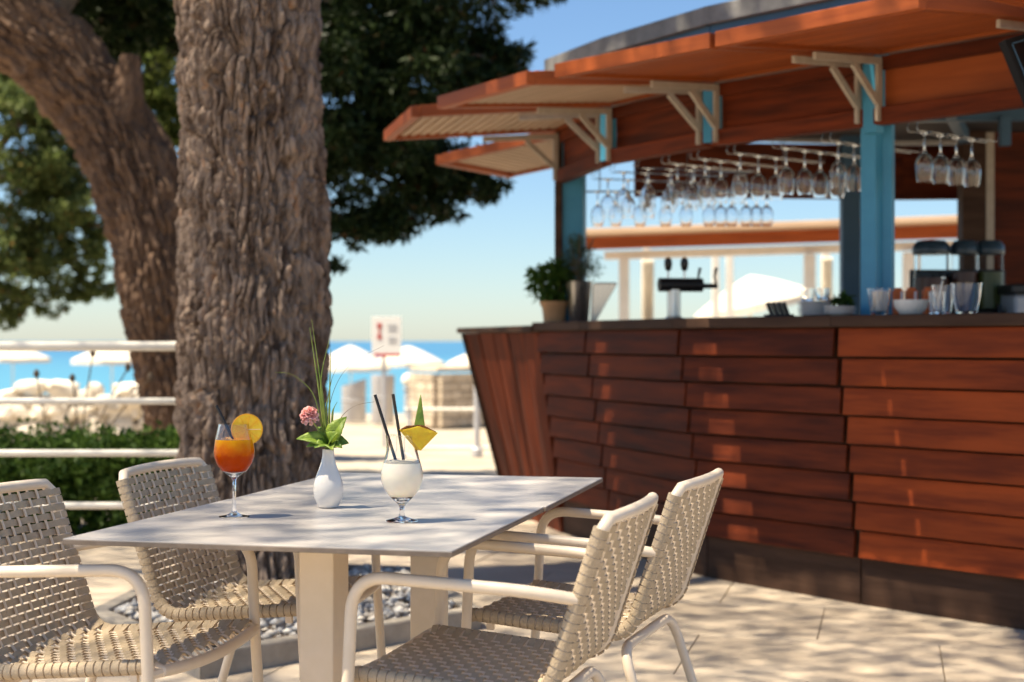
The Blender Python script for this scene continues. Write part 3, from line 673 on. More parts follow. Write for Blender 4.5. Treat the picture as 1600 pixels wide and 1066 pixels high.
# brackets
def bracket(p, n_, t_):
    p = v3(p, 0); n3 = v3(n_, 0); o = p+v3(t_, 0)
    def st(a, b, nm, par):
        return MB().beam(a, b, .018, .032, (n3.cross(Vector((0, 0, 1)))).cross((b-a).normalized()) if abs((b-a).normalized().z) > .9 else (0, 0, 1)).build(nm, M_brk, par, bevel=.003)
    z = 2.352
    root = st(o+n3*.045+Vector((0, 0, z)), o+n3*.50+Vector((0, 0, z-.03)), 'bracket', kio)
    st(o+n3*.06+Vector((0, 0, z-.018)), o+n3*.06+Vector((0, 0, 2.09)), 'upright', root)
    st(o+n3*.07+Vector((0, 0, 2.17)), o+n3*.24+Vector((0, 0, z-.03)), 'brace', root)
    MB().lathe([(.009, -.006), (.009, .006)], 8, o+n3*.47+Vector((0, 0, z-.03))).build('bolt', M_black, root)
for i in range(0, 5):
    t_ = (FC[i+1]-FC[i]).normalized()
    bracket(FC[i], fn[i], t_*.055)
    bracket(FC[i+1], fn[i], -t_*.055)
# roof, ceiling and back
back = [Vector((3.5, 5.5)), Vector((4.4, 7.5)), Vector((4.2, 10.5)), Vector((2.6, 10.65)), Vector((.80, 10.22))]
rp = [Vector((.255, 8.98))]+FC[1:]+back[1:]
rp_i = [p for p in rp]
MB().prism([tuple(p) for p in rp], 2.47, 2.49).build('ceiling', M_ceil, kio)
cen = Vector((2.4, 8.4)); n = len(rp)
for i in range(n):
    a, b = rp[i], rp[(i+1) % n]; d = (b-a).normalized(); nn = Vector((d.y, -d.x)); nn = nn if nn.dot((a+b)/2-cen) > 0 else -nn
    fr_ = frame_from(v3(a, 2.5), v3(d, 0))
    MB().beam(v3(a+nn*.02, 2.565), v3(b+nn*.02, 2.565), .04, .19).build('roof_beam', M_navy if i not in (0, 1, 2, 3) else M_navy, kio, frame=fr_)
    MB().beam(v3(a+nn*.03-d*.02, 2.705), v3(b+nn*.03+d*.02, 2.705), .08, .09).build('roof_edge', M_roof, kio, bevel=.006, frame=fr_)
MB().prism([tuple(p) for p in rp], 2.715, 2.74).build('roof', M_roof, kio)
bp = [Vector((.80, 10.22)), Vector((2.6, 10.45)), Vector((4.2, 10.3))]
for a, b in zip(bp, bp[1:]):
    MB().beam(v3(a, 2.26), v3(b, 2.26), .04, .36).build('back_fascia', M_wood, kio, frame=frame_from(v3(a, 2), v3(b-a, 0)))
    MB().beam(v3(a, .6), v3(b, .6), .04, 1.2).build('back_wall', M_dark, kio, frame=frame_from(v3(a, 0), v3(b-a, 0)))
x0 = at(1500, 0, 9.9).x
MB().box((x0+.09, 9.9, 1.26), (.18, .12, 2.4)).build('back_post', M_dark, kio)
MB().box((x0+.75, 9.95, 1.26), (1.1, .06, 2.4)).build('back_wall', M_wood, kio, frame=frame_from((x0, 9.95, 0), (1, 0, 0)))
MB().box((at(1550, 0, 9.8).x, 9.85, 1.7), (.05, .03, 1.5)).build('back_trim', M_brk, kio)
MB().beam(v3(Vector((1.3, 8.9)), 2.42), v3(Vector((4.2, 8.7)), 2.42), .07, .09).build('ceiling_beam', M_navy, kio)
MB().beam(v3(Vector((1.9, 7.2)), 2.42), v3(Vector((3.0, 10.3)), 2.42), .06, .08).build('ceiling_beam', M_navy, kio)
MB().box((2.75, 8.75, 2.31), (.055, .055, .16)).build('beam_hanger', M_navy, kio)
# ray from a photo column to a polyline
def on_line(px, Pn):
    k = (px-800)/F
    for a, b in zip(Pn, Pn[1:]):
        d = b-a; den = d.x-k*d.y
        if abs(den) < 1e-9: continue
        u = (k*a.y-a.x)/den
        if -1e-6 <= u <= 1: return a+d*u
    return Pn[-1]
# glass racks
def glass_profile(h, foot, stem, bowl, rim, zb, th=.0016):
    o = [(foot*.2, 0), (foot, .0006), (foot, .002), (foot*.5, .005), (stem*1.6, .011), (stem, .02), (stem*.9, zb*.6), (stem*1.1, zb*.93), (stem*1.9, zb)]
    ot = [(bowl*math.sin(a), zb+(h-zb)*f) for a, f in ((.35, .05), (.7, .13), (1.05, .26), (1.35, .38), (1.57, .5))]+[(bowl+(rim-bowl)*.3, zb+(h-zb)*.7), (bowl+(rim-bowl)*.75, zb+(h-zb)*.88), (rim, h)]
    inn = [(max(.001, r-th), z+th*.8) for r, z in reversed(ot)]; inn[0] = (rim-th, h)
    return o+ot+inn+[(.0005, zb+th*2.5)]
rack_glass = MB().lathe(glass_profile(.215, .036, .0042, .041, .032, .085), 20)
rg_mesh = None
ORD = ['first', 'second', 'third', 'fourth', 'fifth', 'sixth', 'seventh', 'eighth', 'ninth', 'tenth', 'eleventh']
def hang(p, label, group, sc=1.):
    global rg_mesh
    if rg_mesh is None:
        o = MB(); o.v = rack_glass.v; o.f = rack_glass.f; ob = o.build('hanging_glass', M_glass, None, True); rg_mesh = ob.data
    else: ob = bpy.data.objects.new('hanging_glass', rg_mesh); C.objects.link(ob)
    ob.matrix_basis = Matrix.Translation(p) @ Matrix.Rotation(math.pi, 4, 'X') @ Matrix.Diagonal((sc, sc, sc, 1)); tag(ob, label, 'wine glass', group)
inw = Vector((.76, .65))
rk = thing('glass_rack', (1.2, 7.6, 2.0), 'chrome wire rack for stem glasses fixed under the bar fascia', 'rack')
rk2 = thing('glass_rack', (2.0, 6.6, 2.0), 'short chrome wire rack right of the blue front post', 'rack')
def rack_wires(p, n_in, L, par):
    s_ = Vector((-n_in.y, n_in.x))
    for sgn in (-1, 1):
        a = p+s_*.024*sgn-n_in*.05; b_ = p+n_in*L+s_*.024*sgn
        MB().tube([v3(a-n_in*.0, 2.082), v3(a-n_in*.012, 2.055), v3(a, 2.04), v3(a+n_in*.03, 2.042), v3(b_, 2.042), v3(b_+n_in*.01, 2.07)], .0018, 6).build('wire', M_wire, par, True)
for ri, (px, cnt) in enumerate(((927, 3), (956, 3), (993, 3), (1039, 3), (1084, 3), (1141, 3), (1213, 4), (1290, 4))):
    p = on_line(px, FC); nin = inw if px > 1000 else Vector((.93, .36)); p = p+nin*.06
    rack_wires(p, nin, .62, rk)
    for k in range(cnt):
        q = p+nin*(.02+k*.125+random.uniform(-.012, .012)); hang(v3(q, 2.042+.002), '%s wine glass from the fascia in the %s wire row from the blue front post' % (ORD[k], ORD[7-ri]), 'glasses hanging in the bar rack', random.uniform(.97, 1.03))
p = on_line(1425, FC)+inw*.06; rack_wires(p, inw, .55, rk2)
for k in range(4): hang(v3(p+inw*(.03+k*.12), 2.044), '%s wine glass from the fascia in the short rack beyond the blue front post' % ORD[k], 'glasses in the short rack')
# back row of glasses
for k in range(11):
    px = (934, 962, 1000, 1040, 1072, 1108, 1126, 1143, 1166, 1182, 1198)[k]
    q = at(px, 0, 8.95).xy; hang(v3(q, 1.995), '%s clear glass from the blue corner post in the far hanging row' % ORD[k], 'far row of hanging glasses', .93)
rk3 = thing('glass_rack', (1.0, 8.95, 2.0), 'far chrome wire rack carrying the back row of glasses', 'rack')
for dy in (-.024, .024): MB().tube([Vector((.42, 8.95+dy, 1.993)), Vector((1.65, 8.95+dy, 1.993))], .0035, 6).build('wire', M_wire, rk3)
for x in (.5, 1.0, 1.55): MB().tube([Vector((x, 8.95, 1.99)), Vector((x, 8.95, 2.47))], .004, 6).build('hanger', M_wire, rk3)

# ------------------------------------------------------------------ pavilion behind
pv = thing('pavilion', (3, 16, 0), 'open timber pavilion with orange beam and pale posts behind the bar', 'pavilion')
def bm_(a, b, w, h, nm, m_): a = Vector(a); b = Vector(b); MB().beam(a, b, w, h).build(nm, m_, pv, bevel=.006, frame=frame_from(a, b-a))
L0, L1 = at(905, 381, 17.5), at(1640, 357, 15.6)
bm_(L0, L1, .08, .14, 'beam', M_wood2)
bm_(L0+Vector((0, -.1, .11)), L1+Vector((0, -.1, .11)), .5, .06, 'roof_edge', M_slat)
bm_(L0+Vector((.3, .2, -.125)), L1+Vector((0, .2, -.125)), .06, .09, 'lower_beam', M_rail)
for px, yo in ((975, .2), (1265, .2), (1420, .2)):
    Yp = 17.4-(px-905)/735*1.9+yo; MB().box((at(px, 0, Yp).x, Yp, 1.03), (.11, .11, 2.06)).build('post', M_rail, pv, bevel=.006)
for px in (1010, 1140, 1290, 1118):
    MB().box((at(px, 0, 20.5).x, 20.5, 1.15), (.09, .09, 2.4)).build('post', M_rail, pv, bevel=.006)
MB().prism([(L0.x-.1, L0.y-.2), (L1.x, L1.y-.2), (L1.x, L1.y+.9), (L0.x+.2, L0.y+.9)], 2.33, 2.37).build('roof', M_slat, pv)
cu = thing('white_curtain', (at(1010, 0, 18.6).x, 18.6, 0), 'gathered white curtain by the pavilion post next to the beer tap', 'curtain', 'pavilion curtains')
def curtain(par, px, Y, z0, z1, w):
    m = MB(); c = at(px, 0, Y).x; n = 28
    for i in range(n+1):
        for z, s_ in ((z0, .9), ((z0+z1)/2, .8), (z1, .9)): m.v.append(Vector((c+(i/n-.5)*w*s_, Y+.03*math.sin(i*1.9), z)))
    for i in range(n):
        for k in range(2): a = i*3+k; m.f.append((a, a+3, a+4, a+1))
    o = m.build('cloth', M_cloth, par, True); o.modifiers.new('s', 'SOLIDIFY').thickness = .004
curtain(cu, 1012, 18.6, .25, 2.1, .16)
cu = thing('white_curtain', (at(1292, 0, 18.0).x, 18.0, 0), 'gathered white curtain by the pavilion post next to the blue back post', 'curtain', 'pavilion curtains')
curtain(cu, 1292, 18.0, .25, 2.1, .14)

# ------------------------------------------------------------------ things on the counter
def spot(px, ins): p = on_line(px, corner(BC, bn, FLARE-ins)); return v3(p, ZT)
def leaf_plant(par, c, n, r, h, size, m_, seed): return leaf_cloud('leaves', [(c+Vector((g2[0]*r, g2[1]*r, h*g2[2])), (r*.45, r*.45, h*.3), n//6) for g2 in ((0, 0, .3), (-.7, 0, .5), (.4, .2, .6), (-.2, -.3, .9), (-1., .1, .75), (.2, .1, 1.))], size, m_, par, sub=.7, seed=seed)
p = at(866, 0, 9.25); p.z = 1.233
t = thing('potted_basil', p, 'bushy green herb in a brown paper wrapped pot on the bar end', 'potted plant')
MB().lathe([(.062, 0), (.066, .05), (.072, .10), (.085, .125), (.09, .14), (.075, .13), (.06, .11), (.002, .108)], 14, p).build('paper_wrap', M_kraft, t, True)
leaf_plant(t, p+Vector((0, 0, .13)), 420, .11, .2, .055, M_herb, 21)
mb = MB()
for k in range(8): mb.tube([p+Vector((0, 0, .1)), p+Vector((random.uniform(-.1, .08), random.uniform(-.06, .06), random.uniform(.2, .34)))], .003, 5)
mb.build('stem', M_grassb, t)
p = spot(905, .2)
t = thing('steel_bucket_herb', p, 'steel bucket planted with rosemary beside the paper wrapped herb', 'potted plant')
MB().lathe([(.052, 0), (.055, .004), (.075, .235), (.078, .24), (.072, .238), (.06, .2), (.002, .2)], 28, p).build('bucket', M_steel, t, True)
leaf_cloud('leaves', [(p+Vector((x, y, z)), (.05, .05, .07), 260) for x, y, z in ((0, 0, .3), (-.04, .02, .36), (.04, 0, .38), (.01, .03, .44), (.06, .0, .33), (-.02, -.02, .46))], .03, M_rose, t, sub=.8, aspect=.14, seed=22)
mb = MB()
for k in range(12): mb.tube([p+Vector((0, 0, .19)), p+Vector((random.uniform(-.07, .09), random.uniform(-.05, .05), random.uniform(.36, .52)))], .0025, 5)
mb.build('stem', M_stalk, t)
p = spot(940, .2)
t = thing('menu_holder', p, 'wedge shaped folded steel holder beside the bucket', 'holder')
a = frame_from(p, (1, 0, 0)); w = .13
MB().hexa([p+Vector(q) for q in ((-.06, -.05, 0), (-.035, -.05, 0), (-.035, .07, 0), (-.06, .07, 0), (-.05, -.06, .215), (.085, -.06, .215), (.085, .08, .215), (-.05, .08, .215))]).build('body', M_steel, t, bevel=.003)
MB().box(p+Vector((.02, .01, .217)), (.12, .12, .006)).build('insert', M_black, t)
p = spot(1053, .30)
t = thing('beer_tap', p, 'black and steel beer tap tower with two tap handles on the bar', 'beer tap')
MB().lathe([(.05, 0), (.05, .012), (.036, .02), (.036, .16)], 24, p).build('column', M_steel, t, True)
hc = p+Vector((.03, 0, .185)); MB().tube([hc+Vector((-.11, -.02, 0)), hc+Vector((.12, .02, 0))], .036, 20).build('head', M_black, t, True)
MB().tube([hc+Vector((.1, .02, -.005)), hc+Vector((.2, .03, -.005))], .013, 10).build('nozzle_bar', M_black, t, True)
for dx in (-.06, .025):
    c = hc+Vector((dx, 0, .03)); MB().tube([c, c+Vector((0, 0, .05))], .006, 8).build('handle_stem', M_steel, t)
    MB().lathe([(.004, .04), (.016, .05), (.022, .08), (.018, .105), (.003, .115)], 14, c).build('tap_handle', M_black, t, True)
for dx in (.11, .195):
    c = hc+Vector((dx, .02, .0)); MB().tube([c, c+Vector((-.01, 0, .045)), c+Vector((0, 0, .09))], [.006, .006, .009], 8).build('lever', M_black, t, True)
p = spot(1217, .2); t = thing('straw_caddy', p, 'small black caddy with cards beside the plate stacks', 'caddy')
for k in range(4): MB().box(p+Vector((-.04+k*.024, 0, .036)), (.012, .06, .07), Matrix.Rotation(-.35, 3, 'Y')).build('card', M_black, t)
MB().box(p+Vector((0, 0, .007)), (.13, .08, .014)).build('tray', M_black, t, bevel=.003)
def plates(px, ins, n, r, label):
    p = spot(px, ins); t = thing('plate_stack', p, label, 'plates')
    for k in range(n):
        MB().lathe([(r*.6, 0), (r*.62, .004), (r, .011), (r*.99, .0135), (r*.62, .007), (.002, .006)], 28, p+Vector((random.uniform(-.003, .003), 0, k*.0095))).build('plate', M_white, t, True)
    return p
plates(1272, .22, 7, .075, 'taller stack of white saucers under empty glass cups'); plates(1312, .12, 4, .07, 'shorter stack of white saucers by the blue post')
def tumbler(px, ins, h, r0, r1, label, sc=1., z=0, nm='glass_tumbler', cat='glass', group=None):
    p = spot(px, ins)+Vector((0, 0, z)); o = MB().lathe([(r0*.3, 0), (r0, .001), (r0*1.04, .006), ((r0+r1)/2*1.04, h*.5), (r1, h), (r1-.002, h), ((r0+r1)/2*1.04-.0022, h*.5), (r0*.98, .012), (.001, .011)], 26, Vector((0, 0, 0))).build(nm, M_glass, None, True)
    o.location = p; tag(o, label, cat, group); return p
tumbler(1262, .25, .06, .028, .034, 'small clear glass cup standing on the taller saucer stack', z=7*.0095+.006, nm='glass_cup')
tumbler(1285, .20, .055, .026, .034, 'small clear glass cup standing on the edge of the taller saucer stack', z=7*.0095+.006, nm='glass_cup')
p = spot(1294, .42); o = MB().lathe([(.016, 0), (.018, .01), (.012, .05), (.016, .075), (.012, .09), (.002, .094)], 14).build('pepper_mill', M_kraft, None, True); o.location = p; tag(o, 'small brown pepper mill behind the saucer stacks', 'pepper mill')
p = spot(1318, .45); t = thing('potted_herb', p, 'little dark green herb pot behind the saucers next to the blue post', 'potted plant')
MB().lathe([(.03, 0), (.038, .05), (.03, .045), (.002, .045)], 14, p).build('pot', M_black, t, True); leaf_plant(t, p+Vector((0, 0, .04)), 160, .04, .05, .03, M_herb, 23)
p = tumbler(1374, .14, .115, .034, .05, 'clear glass jar filled with white sugar sachets by the blue post', nm='glass_jar', cat='jar')
for k in range(16):
    o = MB().box((0, 0, 0), (.028, .006, .085)).build('sugar_sachet', M_sachet, None, bevel=.001); o.location = p+Vector((random.uniform(-.02, .02), random.uniform(-.018, .018), .062)); o.rotation_euler = (random.uniform(-.14, .14), random.uniform(-.22, .22), random.uniform(0, 3.1)); tag(o, 'white paper sugar sachet standing in the glass jar', 'sachet', 'sugar sachets in the jar')
p = spot(1423, .11); o = MB().lathe([(.04, 0), (.045, .004), (.066, .03), (.073, .062), (.07, .062), (.062, .032), (.04, .012), (.002, .01)], 32).build('white_bowl', M_white, None, True); o.location = p; tag(o, 'white china bowl between the sachet jar and the tumblers', 'bowl')
for px, w, ins in ((1403, .04, .31), (1424, .045, .34), (1449, .035, .34)):
    p = spot(px, ins); t = thing('juice_carton', p, 'small orange carton standing behind the white bowl', 'carton', 'orange cartons behind the bowl')
    MB().box(p+Vector((0, 0, .055)), (w, .045, .11)).build('box', M_jam, t, bevel=.002); MB().box(p+Vector((w*.25, -.024, .055)), (w*.22, .003, .1)).build('stripe', M_sachet, t); MB().box(p+Vector((0, 0, .116)), (w*.7, .03, .012)).build('cap', M_jam, t, bevel=.002)
tumbler(1473, .12, .12, .033, .045, 'clear ribbed glass tumbler between the white bowl and another tumbler')
tumbler(1510, .10, .125, .042, .062, 'wide clear glass tumbler at the edge of the counter beside the dispensers')
p = tumbler(1464, .3, .1, .03, .036, 'clear glass with a long spoon behind the tumblers')
t = thing('bar_spoon', p+Vector((0, 0, .013)), 'steel spoon with round top standing in a glass', 'spoon'); MB().tube([p+Vector((-.012, 0, .014)), p+Vector((.025, 0, .15))], .0025, 6).build('shaft', M_steel, t); MB().lathe([(.002, -.012), (.01, -.004), (.01, .005), (.002, .012)], 12, p+Vector((.026, 0, .158))).build('knob', M_wire, t, True)
# drink dispensers on a back shelf
sh = Vector((at(1500, 0, 8.1).x, 8.1, 1.18))
bc_ = thing('back_counter', (sh.x+.2, sh.y+.1, 0), 'dark inner bar counter carrying the drink dispensers', 'counter')
MB().box((sh.x+.35, sh.y+.1, 1.15), (1.5, .5, .05)).build('top', M_dark, bc_, bevel=.004); MB().box((sh.x+.35, sh.y+.12, .56), (1.4, .42, 1.12)).build('cabinet', M_dark, bc_)
dd = thing('drink_dispenser', (sh.x, sh.y, 1.175), 'black drink dispenser with three clear tanks under dark round lids', 'drink dispenser')
MB().box((sh.x+.0, sh.y, 1.235), (.56, .26, .12)).build('base', M_black, dd, bevel=.012)
for k, (px, mm) in enumerate(((1455, M_juice2), (1507, M_juice2), (1547, M_juice))):
    c = Vector((at(px, 0, sh.y).x, sh.y, 1.295)); r = .066 if k else .088
    tk = MB().lathe([(r*.95, 0), (r, .01), (r, .29), (r-.004, .29), (r-.004, .012), (.002, .011)], 28, c).build('tank', M_tank, dd, True)
    MB().lathe([(.002, .012), (r+.0004, .0125), (r+.0004, .20 if k else .17), (.002, .20 if k else .17)], 28, c).build('juice', mm, dd, True)
    MB().lathe([(r*1.05, .291), (r*1.1, .30), (r*1.08, .335), (r*.8, .362), (.004, .368)], 28, c).build('lid', M_lid, dd, True)
    MB().tube([c+Vector((0, -.13, .02)), c+Vector((0, -.16, .02)), c+Vector((0, -.165, -.02))], .012, 8).build('tap', M_black, dd, True)
MB().box((sh.x+.02, sh.y+.12, 1.40), (.5, .03, .23)).build('back_panel', M_black, dd, bevel=.01)
gm = at(1420, 480, sh.y); t = thing('coffee_grinder', (at(1590, 0, 7.9).x, 7.95, 1.175), 'grey and black coffee machine at the end of the inner counter', 'coffee machine')
c = t.location; MB().box(c+Vector((.06, 0, .1)), (.2, .24, .2)).build('body', M_grey, t, bevel=.02); MB().box(c+Vector((.05, -.02, .225)), (.22, .26, .05)).build('top', M_black, t, bevel=.012); MB().tube([c+Vector((-.02, -.13, .06)), c+Vector((-.02, -.22, .05))], .02, 10).build('handle', M_black, t, True)
# screen hung under the right hatch
tv = thing('monitor', (at(1640, 0, 5.75).x, 5.75, 1.9), 'black framed screen hung under the bar hatch beyond the blue front post', 'screen')
fr_ = Matrix.Translation(at(1650, 105, 5.7)) @ Matrix.Rotation(math.radians(38), 4, 'Z') @ Matrix.Rotation(math.radians(-17), 4, 'Y') @ Matrix.Rotation(math.radians(-14), 4, 'X')
def loc_box(c, d, nm, m_): mb = MB().box(c, d); mb.xf(fr_); mb.build(nm, m_, tv, bevel=.003)
loc_box((0, 0, 0), (.5, .03, .30), 'frame', M_tvf); loc_box((0, -.0175, 0), (.44, .004, .25), 'display', M_tv); loc_box((-.222, -.018, 0), (.004, .004, .25), 'trim', M_navy); loc_box((0, -.018, .128), (.44, .004, .004), 'trim', M_navy)
MB().tube([fr_ @ Vector((0, .02, .1)), Vector(((fr_ @ Vector((0, .02, .1))).x, (fr_ @ Vector((0, .02, .1))).y, 2.30))], .015, 8).build('arm', M_black, tv)

# ------------------------------------------------------------------ tables
ZTAB = .75
def make_table(corner_fr, th, label):
    t = thing('dining_table', (0, 0, 0), label, 'table', rz=th)
    R = Matrix.Rotation(th, 3, 'Z'); c = Vector((*corner_fr, 0))+R @ Vector((-.4, .4, 0))
    t.location = c; t.matrix_basis = Matrix.Translation(c) @ Matrix.Rotation(th, 4, 'Z')
    B = lambda mb, nm, m_, bv=0: mb.build(nm, m_, t, bevel=bv, world=False)
    B(MB().box((0, 0, ZTAB-.0015), (.797, .797, .003)), 'table_top', M_top, .001)
    B(MB().box((0, 0, ZTAB-.0075), (.80, .80, .009)), 'top_edge', M_edge, .001)
    B(MB().box((0, 0, ZTAB-.018), (.42, .42, .01)), 'mounting_plate', M_cream, .002)
    B(MB().box((0, 0, .375), (.078, .10, .70)), 'column', M_cream, .004)
    B(MB().box((0, 0, .012), (.42, .42, .016)), 'base_plate', M_cream, .004)
    return t
FRc = Vector((-.111, 2.91)); sd = Vector((-ST, CT))
make_table(FRc, TH, 'light grey square table in front carrying the drinks and the vase')
make_table(FRc+sd*.806+Vector((.004, 0)), TH+.012, 'empty light grey square table pushed against the one with the drinks')

# ------------------------------------------------------------------ chairs
def chair_profile():
    pts = arcp([Vector((.205, 0, .480)), Vector((.19, 0, .49)), Vector((-.192, 0, .458)), Vector((-.305, 0, .805))], .06, 8)
    return resample(pts, .006)
PROF = chair_profile()
CUM = [0]
for a, b in zip(PROF, PROF[1:]): CUM.append(CUM[-1]+(b-a).length)
PA = np.array([tuple(p) for p in PROF])
def prof_at(s):
    p = Vector([float(np.interp(s, CUM, PA[:, k])) for k in range(3)]); q = Vector([float(np.interp(min(s+.006, CUM[-1]), CUM, PA[:, k])) for k in range(3)]); r_ = Vector([float(np.interp(max(s-.006, 0), CUM, PA[:, k])) for k in range(3)])
    t = (q-r_).normalized(); n_ = Vector((0, 1, 0)).cross(t); n_ = -n_ if n_.x < 0 and n_.z < 0.3 else n_
    return p, t, n_
HW = .232                                      # half width to the side tubes
def bow(s, y):                                 # back bows a little to the rear
    u = max(0, (s-.40)/(CUM[-1]-.40)); return Vector((-.022*u*(1-(y/HW)**2), 0, 0))
def make_chair(label):
    t = thing('armchair', (0, 0, 0), label, 'chair', 'woven armchairs at the tables')
    B = lambda mb, nm, m_, sm=True: mb.build(nm, m_, t, sm, world=False)
    # frame loop: front tube (bowed down), side tubes, top tube
    side = [p for p in PROF[2:-4]]
    front = [Vector((.207+.008*math.sin(math.pi*u), -HW+2*HW*u, .481-.012*math.sin(math.pi*u))) for u in np.linspace(0, 1, 15)]
    tp = PROF[-1]; top = [Vector((tp.x-.022*(1-(u)**2), HW*u, tp.z+.004*(1-u*u))) for u in np.linspace(.9, -.9, 15)]
    loop = front+[p+Vector((0, HW, 0)) for p in side]+top+[p+Vector((0, -HW, 0)) for p in reversed(side)]
    B(MB().tube(loop, .0125, 10, closed=True), 'frame', M_cream)
    NR = 14; ys = [-HW+2*HW*(k+.8)/(NR+.6) for k in range(NR)]
    for y in ys:
        u = (y+HW)/(2*HW); st = Vector((.207+.008*math.sin(math.pi*u), y, .481-.012*math.sin(math.pi*u)))
        path = [st]+[p+Vector((0, y, 0))+bow(c, y) for p, c in list(zip(PROF, CUM))[3:-1:3]]+[Vector((tp.x-.022*(1-(y/HW)**2), y, tp.z))]
        B(MB().tube(path, .0034, 6), 'rod', M_cream)
    pitch = .0186; n = 80; w = .0152; th = .003
    for i in range(n):
        s = .02+i*pitch; sg = 1 if i % 2 else -1
        if s > CUM[-1]-.016: break
        p, tg, nm = prof_at(s)
        path = []
        rt = .0125+.0022
        for a in np.linspace(-1.9, 1.57, 11): path.append((-HW-rt*math.cos(a), rt*math.sin(a)))
        fine = 4
        for k in range(NR):
            for f in range(fine):
                y = ys[k]+(f/fine)*(ys[1]-ys[0]); o_ = .006*sg*(1 if k % 2 == 0 else -1)*math.cos(math.pi*f/fine); path.append((y, o_))
        path = path[:-(fine-1)]
        for a in np.linspace(1.57, -1.9, 11): path.append((HW+rt*math.cos(a), rt*math.sin(a)))
        mb = MB(); m_ = len(path); skew = tg*.0035
        for j, (y, o_) in enumerate(path):
            a = path[max(j-1, 0)]; b = path[min(j+1, m_-1)]; d = Vector((0, b[0]-a[0], 0))+nm*(b[1]-a[1]); d.normalize(); up = tg.cross(d).normalized(); up = -up if False else up
            c = p+Vector((0, y, 0))+nm*o_+bow(s, max(-HW, min(HW, y)))
            if j < 11 or j > m_-12: c = c+skew*(1 if (j < 11) else -1)*.4
            for e1, e2 in ((-.5, -.5), (.5, -.5), (.5, .5), (-.5, .5)): mb.v.append(c+tg*(w*e1)+up*(th*e2*(1.)))
        for j in range(m_-1):
            for k in range(4): a = j*4+k; b = j*4+(k+1) % 4; mb.f.append((a, b, b+4, a+4))
        mb.f.append((3, 2, 1, 0)); q = (m_-1)*4; mb.f.append((q, q+1, q+2, q+3))
        B(mb, 'strap', M_strap)
    for sgn in (-1, 1):
        y = sgn*.268; jb = prof_at(np.interp(.655, PA[40:, 2], np.array(CUM)[40:]))[0]
        path = arcp([Vector((.225, y*1.02, .006)), Vector((.195, y, .47)), Vector((.185, y, .688)), Vector((-.16, y, .672)), Vector((jb.x+.0, sgn*(HW+.004), .655))], .075, 9)
        B(MB().tube(resample(path, .03), .0125, 10), 'arm_and_front_leg', M_cream)
        B(MB().tube([Vector((.197, y, .48)), Vector((.205, sgn*HW, .48))], .011, 8), 'frame_joint', M_cream)
    hoop = arcp([Vector((-.315, -.255, .006)), Vector((-.178, -.238, .432)), Vector((-.172, 0, .428)), Vector((-.178, .238, .432)), Vector((-.315, .255, .006))], .07, 8)
    B(MB().tube(resample(hoop, .03), .0125, 10), 'rear_leg_hoop', M_cream)
    for x, y in ((.12, HW), (-.1, HW), (.12, -HW), (-.1, -HW)):
        p = prof_at(.06 if x > 0 else .30)[0]; B(MB().box((p.x, y, p.z-.022), (.016, .012, .018)), 'stacking_pad', M_cream, False)
    for x, y in ((.225, .2734), (.225, -.2734), (-.315, .255), (-.315, -.255)): B(MB().lathe([(.013, 0), (.015, .003), (.015, .016), (.013, .018)], 10, (x, y, 0)), 'foot_cap', M_sign)
    return t
spots = [((-.845, 3.40), TH-.0, 'woven taupe armchair on the railing side of the table with the drinks'),
         ((-.625, 4.07), TH-.02, 'woven taupe armchair on the railing side of the empty table, nearest the trunk'),
         ((-.055, 3.235), TH-.05+math.pi, 'woven taupe armchair on the bar side of the table with the drinks'),
         ((.165, 3.89), TH-.10+math.pi, 'woven taupe armchair on the bar side of the empty table')]
ch0 = make_chair(spots[0][2])
for i, (p, rz, lab) in enumerate(spots):
    o = ch0 if i == 0 else copy_tree(ch0)
    o['label'] = lab; o.location = (p[0], p[1], 0); o.rotation_euler = (0, 0, rz)

# ------------------------------------------------------------------ drinks and vase
T0 = ZTAB+.0005
def table_pt(px, py): return G(px, py, T0)
def spritz_mat():
    m = bpy.data.materials.new('orange spritz'); m.use_nodes = True; N = m.node_tree.nodes; L = m.node_tree.links; b = N['Principled BSDF']
    tc = N.new('ShaderNodeTexCoord'); sp = N.new('ShaderNodeSeparateXYZ'); L.new(tc.outputs['Object'], sp.inputs[0]); nz = N.new('ShaderNodeTexNoise'); nz.inputs['Scale'].default_value = 60; L.new(tc.outputs['Object'], nz.inputs['Vector'])
    ma = N.new('ShaderNodeMath'); ma.operation = 'MULTIPLY_ADD'; ma.inputs[1].default_value = .028; L.new(nz.outputs[0], ma.inputs[0]); L.new(sp.outputs[2], ma.inputs[2])
    mr = N.new('ShaderNodeMapRange'); mr.inputs['From Min'].default_value = .105; mr.inputs['From Max'].default_value = .19; L.new(ma.outputs[0], mr.inputs['Value'])
    rp = N.new('ShaderNodeValToRGB'); e = rp.color_ramp.elements; e[0].color = (.40, .035, .001, 1); e[1].color = (.90, .42, .01, 1); x = e.new(.5); x.color = (.52, .06, .002, 1); x = e.new(.7); x.color = (.72, .16, .004, 1)
    L.new(mr.outputs[0], rp.inputs[0]); L.new(rp.outputs[0], b.inputs['Base Color']); b.inputs['Transmission Weight'].default_value = .15; b.inputs['Specular IOR Level'].default_value = .15; b.inputs['Roughness'].default_value = .12; b.inputs['IOR'].default_value = 1.33
    return m
M_spritz = spritz_mat(); M_ice = mat('ice in spritz', (1., .80, .42), rough=.15, trans=.7, ior=1.31)
p = table_pt(366, 808); hgt = .206
gl = thing('wine_glass', p, 'stem glass of orange spritz garnished with an orange slice', 'drink')
prof = glass_profile(hgt, .034, .0040, .0445, .034, .088, .0011); MB().lathe(prof, 48, p).build('glass', M_glass, gl, True)
